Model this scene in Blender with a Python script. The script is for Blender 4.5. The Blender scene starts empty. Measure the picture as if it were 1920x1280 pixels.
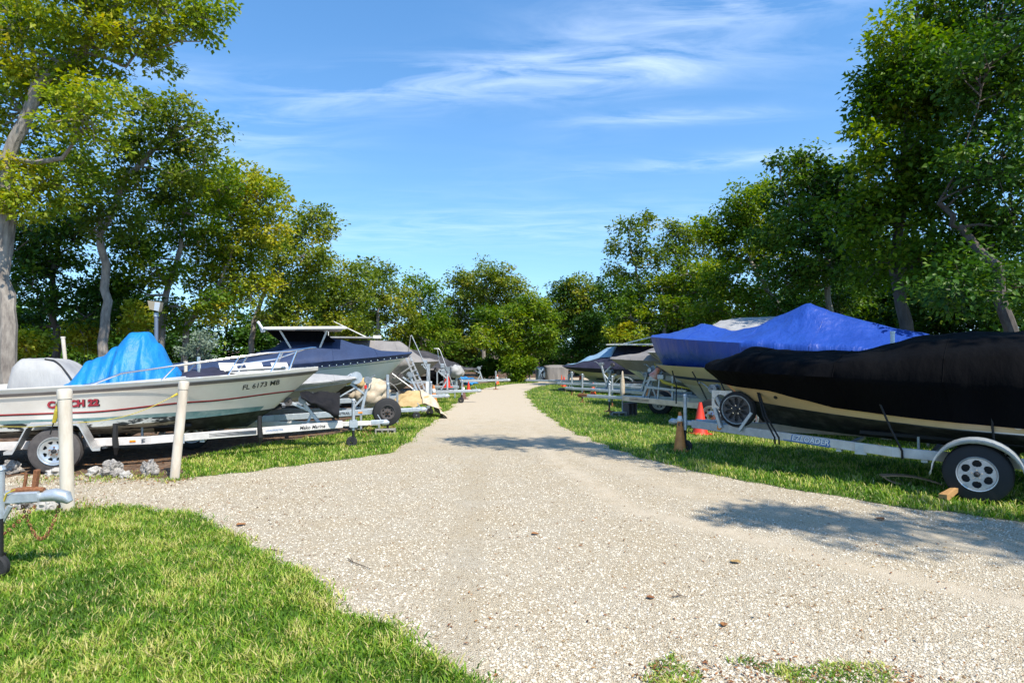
import bpy, bmesh, math, random
import numpy as np
from mathutils import Vector, Matrix, noise as mnoise
random.seed(7)
RNG = np.random.RandomState(11)
R = math.radians
# ---------------------------------------------------------------- camera, sky, sun, exposure
sc = bpy.context.scene
COL = sc.collection
EYE, FPX, HOR = 1.8, 1150.0, 655.0          # eye height, focal length and horizon row of the 1920 px wide photograph
cam_d = bpy.data.cameras.new('camera'); cam = bpy.data.objects.new('camera', cam_d); COL.objects.link(cam)
cam.location = (0, 0, EYE); cam.rotation_euler = (R(90), 0, 0)
cam_d.sensor_width = 36; cam_d.lens = 36 * FPX / 1920; cam_d.shift_y = 15 / 1920
cam_d.clip_start = .05; cam_d.clip_end = 3000
sc.camera = cam
SUN_AZ, SUN_EL = -50.0, 53.0                 # azimuth measured from +X towards -Y, elevation
sd = Vector((math.cos(R(SUN_EL)) * math.cos(R(SUN_AZ)), math.cos(R(SUN_EL)) * math.sin(R(SUN_AZ)), math.sin(R(SUN_EL))))
sun_d = bpy.data.lights.new('sun', 'SUN'); sun = bpy.data.objects.new('sun', sun_d); COL.objects.link(sun)
sun_d.energy = 5.0; sun_d.angle = R(.55); sun_d.color = (1.0, .94, .84)
sun.rotation_euler = (-sd).to_track_quat('-Z', 'Y').to_euler()
world = bpy.data.worlds.new('World'); sc.world = world; world.use_nodes = True
sc.view_settings.view_transform = 'Standard'; sc.view_settings.look = 'None'
sc.view_settings.exposure = 0.5; sc.view_settings.gamma = 1; sc.view_settings.use_curve_mapping = False
sc.render.engine = 'CYCLES'
sc.cycles.max_bounces = 6; sc.cycles.diffuse_bounces = 3; sc.cycles.glossy_bounces = 3; sc.cycles.transmission_bounces = 4
sc.cycles.use_denoising = True

def sky():
    nt = world.node_tree; N = nt.nodes; Lk = nt.links; N.clear()
    out = N.new('ShaderNodeOutputWorld'); bg = N.new('ShaderNodeBackground'); bg.inputs[1].default_value = .15
    s = N.new('ShaderNodeTexSky'); s.sky_type = 'NISHITA'; s.sun_disc = False
    s.sun_elevation = R(SUN_EL); s.sun_rotation = math.atan2(sd.x, sd.y)
    s.altitude = 0; s.air_density = 1.25; s.dust_density = .25; s.ozone_density = 3.2
    tc = N.new('ShaderNodeTexCoord'); sp = N.new('ShaderNodeSeparateXYZ'); Lk.new(tc.outputs['Generated'], sp.inputs[0])
    def m(op, a, b=None, clamp=False):
        n = N.new('ShaderNodeMath'); n.operation = op; n.use_clamp = clamp
        for i, v in enumerate((a, b)):
            if v is None: continue
            if isinstance(v, (int, float)): n.inputs[i].default_value = v
            else: Lk.new(v, n.inputs[i])
        return n.outputs[0]
    lift = N.new('ShaderNodeCombineXYZ'); Lk.new(sp.outputs[0], lift.inputs[0]); Lk.new(sp.outputs[1], lift.inputs[1]); Lk.new(m('MULTIPLY_ADD' if False else 'ADD', m('MULTIPLY', m('MAXIMUM', sp.outputs[2], 0.0), .9), .11), lift.inputs[2]); Lk.new(lift.outputs[0], s.inputs[0])
    z = m('MAXIMUM', m('ADD', sp.outputs[2], .03), .02)
    u = m('DIVIDE', sp.outputs[0], z); v = m('DIVIDE', sp.outputs[1], z)     # a flat cloud layer far above
    cb = N.new('ShaderNodeCombineXYZ'); Lk.new(u, cb.inputs[0]); Lk.new(v, cb.inputs[1])
    mp = N.new('ShaderNodeMapping'); mp.inputs['Rotation'].default_value = (0, 0, R(15)); mp.inputs['Scale'].default_value = (1.2, 3.1, 1)
    Lk.new(cb.outputs[0], mp.inputs[0])
    n1 = N.new('ShaderNodeTexNoise'); n1.inputs['Scale'].default_value = 1.5; n1.inputs['Detail'].default_value = 9; n1.inputs['Roughness'].default_value = .62; n1.inputs['Distortion'].default_value = .7
    Lk.new(mp.outputs[0], n1.inputs['Vector'])
    wisps = m('MULTIPLY', m('SUBTRACT', n1.outputs[0], .38, True), 2.6, True)
    n2 = N.new('ShaderNodeTexNoise'); n2.inputs['Scale'].default_value = .55; n2.inputs['Detail'].default_value = 3
    Lk.new(cb.outputs[0], n2.inputs['Vector'])
    broad = m('MULTIPLY', m('SUBTRACT', n2.outputs[0], .48, True), 1.6, True)
    def bank(cu, cv, ru, rv, ang, amt):                                      # a bank of cirrus centred at one place on the layer
        du = m('SUBTRACT', u, cu); dv = m('SUBTRACT', v, cv); c, s_ = math.cos(R(ang)), math.sin(R(ang))
        a = m('DIVIDE', m('ADD', m('MULTIPLY', du, c), m('MULTIPLY', dv, s_)), ru)
        b = m('DIVIDE', m('SUBTRACT', m('MULTIPLY', dv, c), m('MULTIPLY', du, s_)), rv)
        d = m('ADD', m('MULTIPLY', a, a), m('MULTIPLY', b, b))
        return m('MULTIPLY', m('POWER', 2.718, m('MULTIPLY', d, -1.0)), amt)
    cov = m('MULTIPLY', broad, .4)
    for b in ((-.1, 2.12, .85, .17, -14, .95), (.35, 2.08, .3, .16, -10, .6), (.62, 1.66, .42, .12, -14, 1.0), (.7, 2.42, .35, .07, -6, .9), (-1.35, 2.7, .5, .35, -10, .6), (1.0, 2.95, .6, .13, -14, .6), (-.9, 4.6, 2.2, .8, -5, .22), (.6, 4.2, 1.8, .5, -5, .25), (-1.1, 2.1, .25, .12, 0, .3)):
        cov = m('ADD', cov, bank(*b))
    dens = m('MULTIPLY', m('MULTIPLY', cov, wisps), .55, True)
    mix = N.new('ShaderNodeMixRGB'); mix.inputs[2].default_value = (7.2, 8.0, 9.2, 1)
    Lk.new(dens, mix.inputs[0])
    hs = N.new('ShaderNodeHueSaturation'); hs.inputs['Saturation'].default_value = 1.22; hs.inputs['Hue'].default_value = .500; hs.inputs['Value'].default_value = 1.16
    Lk.new(s.outputs[0], hs.inputs['Color']); Lk.new(hs.outputs[0], mix.inputs[1])
    Lk.new(mix.outputs[0], bg.inputs[0]); Lk.new(bg.outputs[0], out.inputs[0])
sky()

# ---------------------------------------------------------------- helpers
def lin(h):
    h = h.lstrip('#'); c = [int(h[i:i+2], 16) / 255 for i in (0, 2, 4)]
    return tuple(x / 12.92 if x <= .04045 else ((x + .055) / 1.055) ** 2.4 for x in c)

def ground_at(px, py):                       # ground point seen at a pixel of the photograph
    Y = FPX * EYE / (py - HOR); return ((px - 960) / FPX * Y, Y)
def at(px, py, Y):
    return Vector(((px - 960) / FPX * Y, Y, EYE - (py - HOR) / FPX * Y))

MATS = {}
def mat(name, col, rough=.6, metal=0., col2=None, nscale=8., bump=0., bscale=60., stretch=(1, 1, 1), contrast=(.35, .65), coat=0., spec=.5, transl=0., detail=5, bdist=.02):
    if name in MATS: return MATS[name]
    m = bpy.data.materials.new(name); m.use_nodes = True; nt = m.node_tree; N = nt.nodes; L = nt.links
    b = N['Principled BSDF']; b.inputs['Base Color'].default_value = (*col, 1); b.inputs['Roughness'].default_value = rough
    b.inputs['Metallic'].default_value = metal; b.inputs['Specular IOR Level'].default_value = spec
    if coat: b.inputs['Coat Weight'].default_value = coat; b.inputs['Coat Roughness'].default_value = .15
    tc = N.new('ShaderNodeTexCoord'); mp = N.new('ShaderNodeMapping'); mp.inputs['Scale'].default_value = stretch; L.new(tc.outputs['Object'], mp.inputs[0])
    if col2:
        n = N.new('ShaderNodeTexNoise'); n.inputs['Scale'].default_value = nscale; n.inputs['Detail'].default_value = detail; n.inputs['Roughness'].default_value = .65; L.new(mp.outputs[0], n.inputs['Vector'])
        r = N.new('ShaderNodeValToRGB'); r.color_ramp.elements[0].position = contrast[0]; r.color_ramp.elements[1].position = contrast[1]
        r.color_ramp.elements[0].color = (*col, 1); r.color_ramp.elements[1].color = (*col2, 1)
        L.new(n.outputs[0], r.inputs[0]); L.new(r.outputs[0], b.inputs['Base Color'])
    if bump:
        n = N.new('ShaderNodeTexNoise'); n.inputs['Scale'].default_value = bscale; n.inputs['Detail'].default_value = 4; L.new(mp.outputs[0], n.inputs['Vector'])
        bp = N.new('ShaderNodeBump'); bp.inputs['Strength'].default_value = bump; bp.inputs['Distance'].default_value = bdist; L.new(n.outputs[0], bp.inputs['Height']); L.new(bp.outputs[0], b.inputs['Normal'])
    MATS[name] = m; return m

def link(name, me, m=None, parent=None, kind=None, smooth=False):
    o = bpy.data.objects.new(name, me); COL.objects.link(o)
    if m is not None: me.materials.append(m)
    if parent is not None: o.parent = parent
    if kind: o['kind'] = kind
    if smooth and len(me.polygons): me.polygons.foreach_set('use_smooth', [True] * len(me.polygons))
    return o
def tag(o, label, cat, group=None):
    o['label'] = label; o['category'] = cat
    if group: o['group'] = group
    return o
def empty(name, label, cat, loc, rz=0, group=None):
    o = bpy.data.objects.new(name, None); COL.objects.link(o); o.location = loc; o.rotation_euler = (0, 0, rz); o.empty_display_size = .2
    return tag(o, label, cat, group)
def copy_tree(o, parent=None):
    c = o.copy(); COL.objects.link(c); c.parent = parent
    for ch in [x for x in bpy.data.objects if x.parent == o]: copy_tree(ch, c)
    return c

class MB:
    def __init__(s): s.v = []; s.f = []
    def add(s, vs, fs):
        b = len(s.v); s.v += [tuple(v) for v in vs]; s.f += [tuple(i + b for i in f) for f in fs]; return s
    def beam(s, p0, p1, w, h, up=(0, 0, 1)):
        p0 = Vector(p0); p1 = Vector(p1); d = (p1 - p0).normalized(); up = Vector(up)
        if abs(d.dot(up)) > .98: up = Vector((1, 0, 0))
        a = d.cross(up).normalized(); b = a.cross(d).normalized(); c = min(w, h) * .12
        prof = [(-w/2+c, -h/2), (w/2-c, -h/2), (w/2, -h/2+c), (w/2, h/2-c), (w/2-c, h/2), (-w/2+c, h/2), (-w/2, h/2-c), (-w/2, -h/2+c)]
        vs = [p + a * x + b * y for p in (p0, p1) for x, y in prof]; n = 8
        s.add(vs, [tuple(range(n))[::-1], tuple(range(n, 2*n))] + [(i, (i+1) % n, n + (i+1) % n, n + i) for i in range(n)]); return s
    def box(s, c, size, rz=0):
        c = Vector(c); dx = Vector((math.cos(rz), math.sin(rz), 0)) * size[0] / 2
        return s.beam(c - dx, c + dx, size[1], size[2])
    def tube(s, pts, r, n=8, cap=True):
        pts = [Vector(p) for p in pts]; rs = r if isinstance(r, (list, tuple)) else [r] * len(pts); base = len(s.v); prev = None
        for i, p in enumerate(pts):
            d = (pts[min(i+1, len(pts)-1)] - pts[max(i-1, 0)]).normalized()
            a = d.cross(Vector((0, 0, 1))) if prev is None else prev - d * prev.dot(d)
            if a.length < 1e-3: a = d.cross(Vector((1, 0, 0)))
            a.normalize(); prev = a; b = d.cross(a)
            for k in range(n):
                t = 2 * math.pi * k / n; s.v.append(tuple(p + (a * math.cos(t) + b * math.sin(t)) * rs[i]))
        for i in range(len(pts) - 1):
            for k in range(n): s.f.append((base + i*n + k, base + i*n + (k+1) % n, base + (i+1)*n + (k+1) % n, base + (i+1)*n + k))
        if cap: s.f.append(tuple(base + k for k in range(n))[::-1]); s.f.append(tuple(base + (len(pts)-1)*n + k for k in range(n)))
        return s
    def cyl(s, p0, p1, r0, r1=None, n=14): return s.tube([p0, p1], [r0, r0 if r1 is None else r1], n)
    def lathe(s, prof, c=(0, 0, 0), axis=(0, 0, 1), n=24, closed=False):
        ax = Vector(axis).normalized(); a = ax.orthogonal().normalized(); b = ax.cross(a); c = Vector(c); base = len(s.v); m = len(prof)
        for k in range(n):
            t = 2 * math.pi * k / n; e = a * math.cos(t) + b * math.sin(t)
            for r, h in prof: s.v.append(tuple(c + e * r + ax * h))
        for k in range(n):
            k2 = (k + 1) % n
            for j in range(m if closed else m - 1):
                j2 = (j + 1) % m; s.f.append((base + k*m + j, base + k2*m + j, base + k2*m + j2, base + k*m + j2))
        return s
    def grid(s, rows, close_rows=False):                 # rows: list of equally long point lists
        base = len(s.v); n = len(rows[0])
        for r_ in rows: s.v += [tuple(p) for p in r_]
        for i in range(len(rows) - 1):
            for k in range(n - 1): s.f.append((base + i*n + k, base + i*n + k+1, base + (i+1)*n + k+1, base + (i+1)*n + k))
        return s
    def build(s, name, m, parent=None, smooth=False, kind=None, solid=0):
        me = bpy.data.meshes.new(name); me.from_pydata(s.v, [], s.f); me.update()
        bm = bmesh.new(); bm.from_mesh(me); bmesh.ops.recalc_face_normals(bm, faces=bm.faces); bm.to_mesh(me); bm.free()
        o = link(name, me, m, parent, kind)
        if smooth: me.shade_smooth() if hasattr(me, 'shade_smooth') else None; me.set_sharp_from_angle(angle=R(38))
        if solid:
            md = o.modifiers.new('thickness', 'SOLIDIFY'); md.thickness = solid; md.offset = 0
        return o

def fast_mesh(name, verts, quads, attr=None, attr_name='tone'):
    me = bpy.data.meshes.new(name); nv = len(verts); nf = len(quads); k = quads.shape[1]
    me.vertices.add(nv); me.vertices.foreach_set('co', verts.astype(np.float32).ravel())
    me.loops.add(nf * k); me.loops.foreach_set('vertex_index', quads.astype(np.int32).ravel())
    me.polygons.add(nf); me.polygons.foreach_set('loop_start', np.arange(0, nf * k, k, dtype=np.int32))
    me.update(calc_edges=True)
    if attr is not None:
        a = me.attributes.new(attr_name, 'FLOAT', 'POINT'); a.data.foreach_set('value', attr.astype(np.float32))
    return me

def text_mesh(body, size, shear=0., bold=0., spacing=1.):
    cu = bpy.data.curves.new('lettering', 'FONT'); cu.body = body; cu.size = size; cu.shear = shear; cu.offset = bold; cu.space_character = spacing
    cu.align_x = 'CENTER'; cu.align_y = 'CENTER'; cu.resolution_u = 2
    o = bpy.data.objects.new('lettering', cu); COL.objects.link(o)
    dg = bpy.context.evaluated_depsgraph_get(); me = bpy.data.meshes.new_from_object(o.evaluated_get(dg))
    bpy.data.objects.remove(o); return me
def lettering(body, size, m, parent, org, right, up, nrm, **k):
    me = text_mesh(body, size, **k); right = Vector(right).normalized(); up = Vector(up).normalized(); nrm = Vector(nrm).normalized(); org = Vector(org)
    for v in me.vertices: v.co = org + right * v.co.x + up * v.co.y + nrm * (.004 + v.co.z)
    me.materials.clear(); return link('lettering', me, m, parent)

def in_poly(x, y, poly):
    ins = np.zeros(len(x), bool); n = len(poly); j = n - 1
    for i in range(n):
        xi, yi = poly[i]; xj, yj = poly[j]
        c = ((yi > y) != (yj > y)) & (x < (xj - xi) * (y - yi) / ((yj - yi) or 1e-9) + xi); ins ^= c; j = i
    return ins

# shared materials
M = dict(
    gel=mat('gelcoat_white', (.74, .72, .66), .28, col2=(.66, .63, .56), nscale=1.6, coat=.3),
    gelold=mat('gelcoat_aged', (.76, .71, .63), .4, col2=(.68, .62, .54), nscale=2.2, coat=.15),
    gelcream=mat('gelcoat_cream', (.62, .52, .36), .35, col2=(.55, .46, .31), nscale=2, coat=.2),
    gelgold=mat('gelcoat_tan', (.58, .42, .22), .32, col2=(.5, .36, .18), nscale=2, coat=.3),
    gelblue=mat('gelcoat_pale_blue', (.62, .70, .70), .25, col2=(.55, .63, .64), nscale=1.4, coat=.3),
    bottom=mat('bottom_paint_black', (.012, .014, .014), .75, col2=(.09, .10, .09), nscale=5, contrast=(.45, .8), bump=.15),
    scrape=mat('bottom_paint_worn', (.015, .02, .02), .75, col2=(.55, .55, .50), nscale=4.5, contrast=(.455, .50), bump=.2, stretch=(.6, 1, 1.6)),
    teal=mat('boot_stripe_teal', (.10, .22, .22), .6, col2=(.25, .34, .32), nscale=6),
    red=mat('stripe_red', (.5, .035, .04), .5), black=mat('black_plastic', (.012, .012, .013), .5),
    rubrail=mat('rub_rail_grey', (.10, .09, .085), .5, col2=(.16, .14, .13), nscale=4),
    ss=mat('stainless', (.72, .72, .72), .18, 1.), galv=mat('galvanised', (.36, .40, .43), .48, .55, col2=(.52, .56, .58), nscale=14, contrast=(.3, .7), bump=.08),
    darkgalv=mat('galvanised_dark', (.20, .23, .25), .5, .5, col2=(.3, .33, .35), nscale=14),
    alu=mat('aluminium', (.60, .59, .57), .38, .6, col2=(.46, .45, .43), nscale=7), whitealu=mat('white_painted_beam', (.66, .62, .58), .4, col2=(.50, .47, .44), nscale=6),
    rubber=mat('rubber', (.018, .018, .019), .8, bump=.15, bscale=90), rubber2=mat('rubber_grey', (.05, .045, .045), .85, col2=(.09, .08, .075), nscale=9),
    rim=mat('rim_silver', (.55, .58, .60), .3, .6, col2=(.42, .45, .47), nscale=10), hubdark=mat('hub_dark', (.02, .02, .02), .6),
    rust=mat('rusty_steel', (.16, .055, .02), .85, col2=(.28, .12, .05), nscale=40, bump=.3),
    pvc=mat('pvc_cream', (.64, .57, .47), .42, col2=(.46, .38, .28), nscale=7, stretch=(1, 1, .3), contrast=(.42, .72), bump=.15, bscale=25), pvcw=mat('pvc_white', (.70, .70, .68), .4),
    navy=mat('canvas_navy', (.016, .032, .085), .75, col2=(.022, .042, .105), nscale=2.5, bump=.6, bscale=5, bdist=.05, stretch=(1.2, 1, .4)),
    navydark=mat('canvas_dark_navy', (.012, .012, .028), .8, col2=(.02, .02, .045), nscale=3, bump=.6, bscale=5, bdist=.05, stretch=(1.2, 1, .4)),
    greycan=mat('canvas_grey', (.19, .175, .165), .85, col2=(.25, .23, .21), nscale=2.2, bump=.6, bscale=5, bdist=.05, stretch=(1.2, 1, .4)),
    lightcan=mat('canvas_light_grey', (.38, .375, .36), .8, col2=(.29, .285, .28), nscale=3, bump=.6, bscale=5, bdist=.05, stretch=(1.2, 1, .4)),
    charcan=mat('canvas_charcoal', (.022, .022, .026), .85, col2=(.055, .05, .052), nscale=3, bump=.25, bscale=14),
    blackcan=mat('canvas_black', (.0016, .0016, .0021), .85, spec=.07, col2=(.003, .003, .0036), nscale=2, bump=.7, bscale=4, bdist=.06, stretch=(1.2, 1, .35)),
    blue=mat('canvas_royal_blue', (.013, .052, .29), .42, col2=(.017, .064, .33), nscale=2, bump=.8, bscale=4.5, bdist=.06, stretch=(1.5, 1, .3)),
    tarp=mat('tarp_azure', (.005, .20, .50), .55, col2=(.004, .165, .44), nscale=3, bump=1., bscale=4.5, bdist=.05, stretch=(1.6, 1, .6)),
    tan=mat('canvas_tan', (.42, .33, .22), .85, col2=(.56, .48, .36), nscale=7, bump=.3, bscale=20), gold=mat('canvas_gold', (.40, .27, .11), .8, col2=(.5, .36, .17), nscale=8, bump=.3, bscale=22),
    clothblack=mat('cloth_black', (.008, .008, .010), .75, spec=.2, bump=.6, bscale=9, bdist=.04), strap=mat('strap_black', (.01, .01, .01), .7), yellow=mat('rope_yellow', (.52, .42, .04), .6, col2=(.4, .3, .03), nscale=30),
    orange=mat('cone_orange', (.80, .10, .015), .5, col2=(.66, .09, .02), nscale=6), orangeold=mat('cone_faded_orange', (.72, .27, .06), .6, col2=(.45, .14, .04), nscale=9),
    redcone=mat('cone_red', (.72, .045, .02), .45, col2=(.6, .04, .02), nscale=7), conedark=mat('cone_weathered', (.09, .05, .045), .8, col2=(.18, .09, .07), nscale=12),
    white=mat('reflective_white', (.75, .75, .74), .4), concrete=mat('concrete_block', (.34, .32, .28), .9, col2=(.24, .22, .2), nscale=20, bump=.5, bscale=70),
    concdark=mat('concrete_block_dark', (.09, .075, .075), .9, col2=(.15, .125, .12), nscale=20, bump=.5, bscale=70),
    wood=mat('weathered_wood', (.46, .28, .16), .8, col2=(.2, .11, .06), nscale=6, stretch=(1, 8, 8), bump=.2), woodlight=mat('pale_wood', (.48, .27, .10), .7, col2=(.38, .2, .07), nscale=6, stretch=(1, 8, 8), bump=.2),
    carpet=mat('bunk_carpet', (.03, .03, .032), .95), amber=mat('amber_marker', (.8, .25, .01), .3), redlens=mat('red_lens', (.6, .02, .01), .3), paneblue=mat('cover_window_blue', (.20, .33, .45), .45, col2=(.3, .42, .5), nscale=2, bump=.1, bscale=8),
    ink=mat('lettering_black', (.02, .02, .022), .5), inkblue=mat('lettering_blue', (.04, .16, .4), .5), inkred=mat('lettering_red', (.42, .03, .05), .5), glass=mat('lamp_glass', (.55, .58, .6), .15, .2),
    bark=mat('bark_pale', (.34, .30, .25), .9, col2=(.12, .10, .085), nscale=9, stretch=(1, 1, .25), bump=.6, bscale=22, contrast=(.35, .7)),
    barkd=mat('bark_grey_brown', (.13, .105, .085), .9, col2=(.07, .055, .045), nscale=9, stretch=(1, 1, .25), bump=.6, bscale=22),
    rock=mat('limestone', (.40, .37, .33), .95, col2=(.16, .145, .13), nscale=11, bump=1., bscale=34, bdist=.03, contrast=(.38, .62)),
    twig=mat('dry_twig', (.10, .07, .05), .9), rock2=mat('limestone_pale', (.5, .47, .42), .95, col2=(.28, .26, .23), nscale=9, bump=.8, bscale=30),
)

def leaf_mat(name, stops, transl=.42, rough=.45, attr='tone'):
    m = bpy.data.materials.new(name); m.use_nodes = True; nt = m.node_tree; N = nt.nodes; L = nt.links; b = N['Principled BSDF']; out = N['Material Output']
    a = N.new('ShaderNodeAttribute'); a.attribute_name = attr; r = N.new('ShaderNodeValToRGB'); r.color_ramp.elements[0].position = stops[0][0]; r.color_ramp.elements[0].color = (*stops[0][1], 1)
    r.color_ramp.elements[1].position = stops[-1][0]; r.color_ramp.elements[1].color = (*stops[-1][1], 1)
    for p, c in stops[1:-1]: e = r.color_ramp.elements.new(p); e.color = (*c, 1)
    L.new(a.outputs['Fac'], r.inputs[0]); L.new(r.outputs[0], b.inputs['Base Color']); b.inputs['Roughness'].default_value = rough; b.inputs['Specular IOR Level'].default_value = .22
    t = N.new('ShaderNodeBsdfTranslucent'); hs = N.new('ShaderNodeHueSaturation'); hs.inputs['Value'].default_value = 1.35; hs.inputs['Saturation'].default_value = 1.1; L.new(r.outputs[0], hs.inputs['Color']); L.new(hs.outputs[0], t.inputs[0])
    mx = N.new('ShaderNodeMixShader'); mx.inputs[0].default_value = transl; L.new(b.outputs[0], mx.inputs[1]); L.new(t.outputs[0], mx.inputs[2]); L.new(mx.outputs[0], out.inputs[0]); return m
LEAF = dict(
    green=leaf_mat('leaves_green', [(0, (.03, .075, .008)), (.45, (.10, .185, .012)), (.8, (.22, .29, .018)), (1, (.36, .36, .03))]),
    yellow=leaf_mat('leaves_yellow_green', [(0, (.06, .12, .014)), (.35, (.20, .28, .022)), (.8, (.36, .37, .028)), (.96, (.50, .40, .03)), (1, (.46, .40, .04))]),
    olive=leaf_mat('leaves_olive', [(0, (.035, .075, .012)), (.5, (.15, .21, .022)), (.85, (.28, .30, .03)), (1, (.36, .30, .04))]),
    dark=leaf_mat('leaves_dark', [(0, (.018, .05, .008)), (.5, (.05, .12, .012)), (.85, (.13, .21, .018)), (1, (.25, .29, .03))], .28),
    silver=leaf_mat('leaves_silver', [(0, (.10, .14, .10)), (1, (.26, .32, .22))], .25),
)
# ---------------------------------------------------------------- ground, road, lawns
def ground_mat():
    m = bpy.data.materials.new('soil_and_leaf_litter'); m.use_nodes = True; nt = m.node_tree; N = nt.nodes; L = nt.links; b = N['Principled BSDF']; b.inputs['Roughness'].default_value = .95
    tc = N.new('ShaderNodeTexCoord'); n = N.new('ShaderNodeTexNoise'); n.inputs['Scale'].default_value = 6; n.inputs['Detail'].default_value = 8; n.inputs['Roughness'].default_value = .75; L.new(tc.outputs['Object'], n.inputs['Vector'])
    r = N.new('ShaderNodeValToRGB'); r.color_ramp.elements[0].position = .35; r.color_ramp.elements[0].color = (.045, .028, .018, 1); r.color_ramp.elements[1].position = .7; r.color_ramp.elements[1].color = (.24, .16, .10, 1)
    e = r.color_ramp.elements.new(.5); e.color = (.12, .07, .04, 1)
    L.new(n.outputs[0], r.inputs[0]); L.new(r.outputs[0], b.inputs['Base Color'])
    v = N.new('ShaderNodeTexVoronoi'); v.inputs['Scale'].default_value = 22; L.new(tc.outputs['Object'], v.inputs['Vector'])
    bp = N.new('ShaderNodeBump'); bp.inputs['Distance'].default_value = .03; bp.inputs['Strength'].default_value = .6; L.new(v.outputs['Distance'], bp.inputs['Height']); L.new(bp.outputs[0], b.inputs['Normal']); return m
g = MB(); g.grid([[(x, y, 0) for x in (-700, -60, -12, 12, 60, 700)] for y in (-60, 0, 20, 60, 900)]); g.build('ground', ground_mat(), kind='structure')

TRACKS = [[ground_at(*p) for p in t] for t in (
    [(960, 735), (985, 800), (1040, 860), (1180, 955), (1400, 1005), (1600, 1062), (1930, 1135)],
    [(940, 735), (905, 800), (900, 860), (880, 960), (860, 1100), (840, 1300)],
    [(975, 760), (1060, 845), (1300, 925), (1600, 985), (1930, 1035)])]
def gravel_mat():
    m = bpy.data.materials.new('crushed_limestone'); m.use_nodes = True; nt = m.node_tree; N = nt.nodes; L = nt.links; b = N['Principled BSDF']; b.inputs['Roughness'].default_value = .92; b.inputs['Specular IOR Level'].default_value = .2
    tc = N.new('ShaderNodeTexCoord'); a = N.new('ShaderNodeAttribute'); a.attribute_name = 'track'
    v = N.new('ShaderNodeTexVoronoi'); v.inputs['Scale'].default_value = 100; v.inputs['Randomness'].default_value = 1; L.new(tc.outputs['Object'], v.inputs['Vector'])
    sep = N.new('ShaderNodeSeparateColor'); L.new(v.outputs['Color'], sep.inputs[0])
    r = N.new('ShaderNodeValToRGB'); els = [(0, (.22, .16, .09)), (.05, (.36, .29, .19)), (.12, (.52, .45, .335)), (.5, (.59, .525, .405)), (1, (.64, .585, .47))]
    r.color_ramp.elements[0].color = (*els[0][1], 1); r.color_ramp.elements[1].color = (*els[-1][1], 1)
    for p, c in els[1:-1]: e = r.color_ramp.elements.new(p); e.color = (*c, 1)
    L.new(sep.outputs[0], r.inputs[0])
    gap = N.new('ShaderNodeValToRGB'); gap.color_ramp.elements[0].position = .0; gap.color_ramp.elements[0].color = (1, 1, 1, 1); gap.color_ramp.elements[1].position = .75; gap.color_ramp.elements[1].color = (.50, .42, .32, 1); L.new(v.outputs['Distance'], gap.inputs[0])
    mul = N.new('ShaderNodeMixRGB'); mul.blend_type = 'MULTIPLY'; mul.inputs[0].default_value = .45; L.new(r.outputs[0], mul.inputs[1]); L.new(gap.outputs[0], mul.inputs[2])
    n = N.new('ShaderNodeTexNoise'); n.inputs['Scale'].default_value = 1.3; n.inputs['Detail'].default_value = 6; n.inputs['Roughness'].default_value = .7; L.new(tc.outputs['Object'], n.inputs['Vector'])
    tint = N.new('ShaderNodeValToRGB'); tint.color_ramp.elements[0].position = .35; tint.color_ramp.elements[0].color = (.95, .88, .76, 1); tint.color_ramp.elements[1].position = .65; tint.color_ramp.elements[1].color = (1, .99, .97, 1); L.new(n.outputs[0], tint.inputs[0])
    m2 = N.new('ShaderNodeMixRGB'); m2.blend_type = 'MULTIPLY'; m2.inputs[0].default_value = .75; L.new(mul.outputs[0], m2.inputs[1]); L.new(tint.outputs[0], m2.inputs[2])
    fine = N.new('ShaderNodeTexNoise'); fine.inputs['Scale'].default_value = 90; fine.inputs['Detail'].default_value = 4; L.new(tc.outputs['Object'], fine.inputs['Vector'])
    fr = N.new('ShaderNodeValToRGB'); fr.color_ramp.elements[0].position = .3; fr.color_ramp.elements[0].color = (.40, .325, .225, 1); fr.color_ramp.elements[1].position = .65; fr.color_ramp.elements[1].color = (.52, .45, .345, 1); L.new(fine.outputs[0], fr.inputs[0])
    n3 = N.new('ShaderNodeTexNoise'); n3.inputs['Scale'].default_value = 3.5; n3.inputs['Detail'].default_value = 5; L.new(tc.outputs['Object'], n3.inputs['Vector'])
    add = N.new('ShaderNodeMath'); add.operation = 'MULTIPLY_ADD'; L.new(n3.outputs[0], add.inputs[0]); add.inputs[1].default_value = 1.3; add.inputs[2].default_value = -.65
    ad2 = N.new('ShaderNodeMath'); ad2.operation = 'ADD'; ad2.use_clamp = True; L.new(a.outputs['Fac'], ad2.inputs[0]); L.new(add.outputs[0], ad2.inputs[1])
    md = N.new('ShaderNodeMath'); md.operation = 'MULTIPLY'; L.new(ad2.outputs[0], md.inputs[0]); L.new(a.outputs['Fac'], md.inputs[1]); md2 = N.new('ShaderNodeMath'); md2.operation = 'MULTIPLY'; md2.use_clamp = True; L.new(md.outputs[0], md2.inputs[0]); md2.inputs[1].default_value = 1.6
    m3 = N.new('ShaderNodeMixRGB'); L.new(md2.outputs[0], m3.inputs[0]); L.new(m2.outputs[0], m3.inputs[1]); L.new(fr.outputs[0], m3.inputs[2]); L.new(m3.outputs[0], b.inputs['Base Color'])
    inv = N.new('ShaderNodeMath'); inv.operation = 'MULTIPLY_ADD'; L.new(md2.outputs[0], inv.inputs[0]); inv.inputs[1].default_value = -.9; inv.inputs[2].default_value = 1.
    bp = N.new('ShaderNodeBump'); bp.inputs['Distance'].default_value = .012; bp.invert = True; L.new(inv.outputs[0], bp.inputs['Strength']); L.new(v.outputs['Distance'], bp.inputs['Height']); L.new(bp.outputs[0], b.inputs['Normal']); return m
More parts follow.
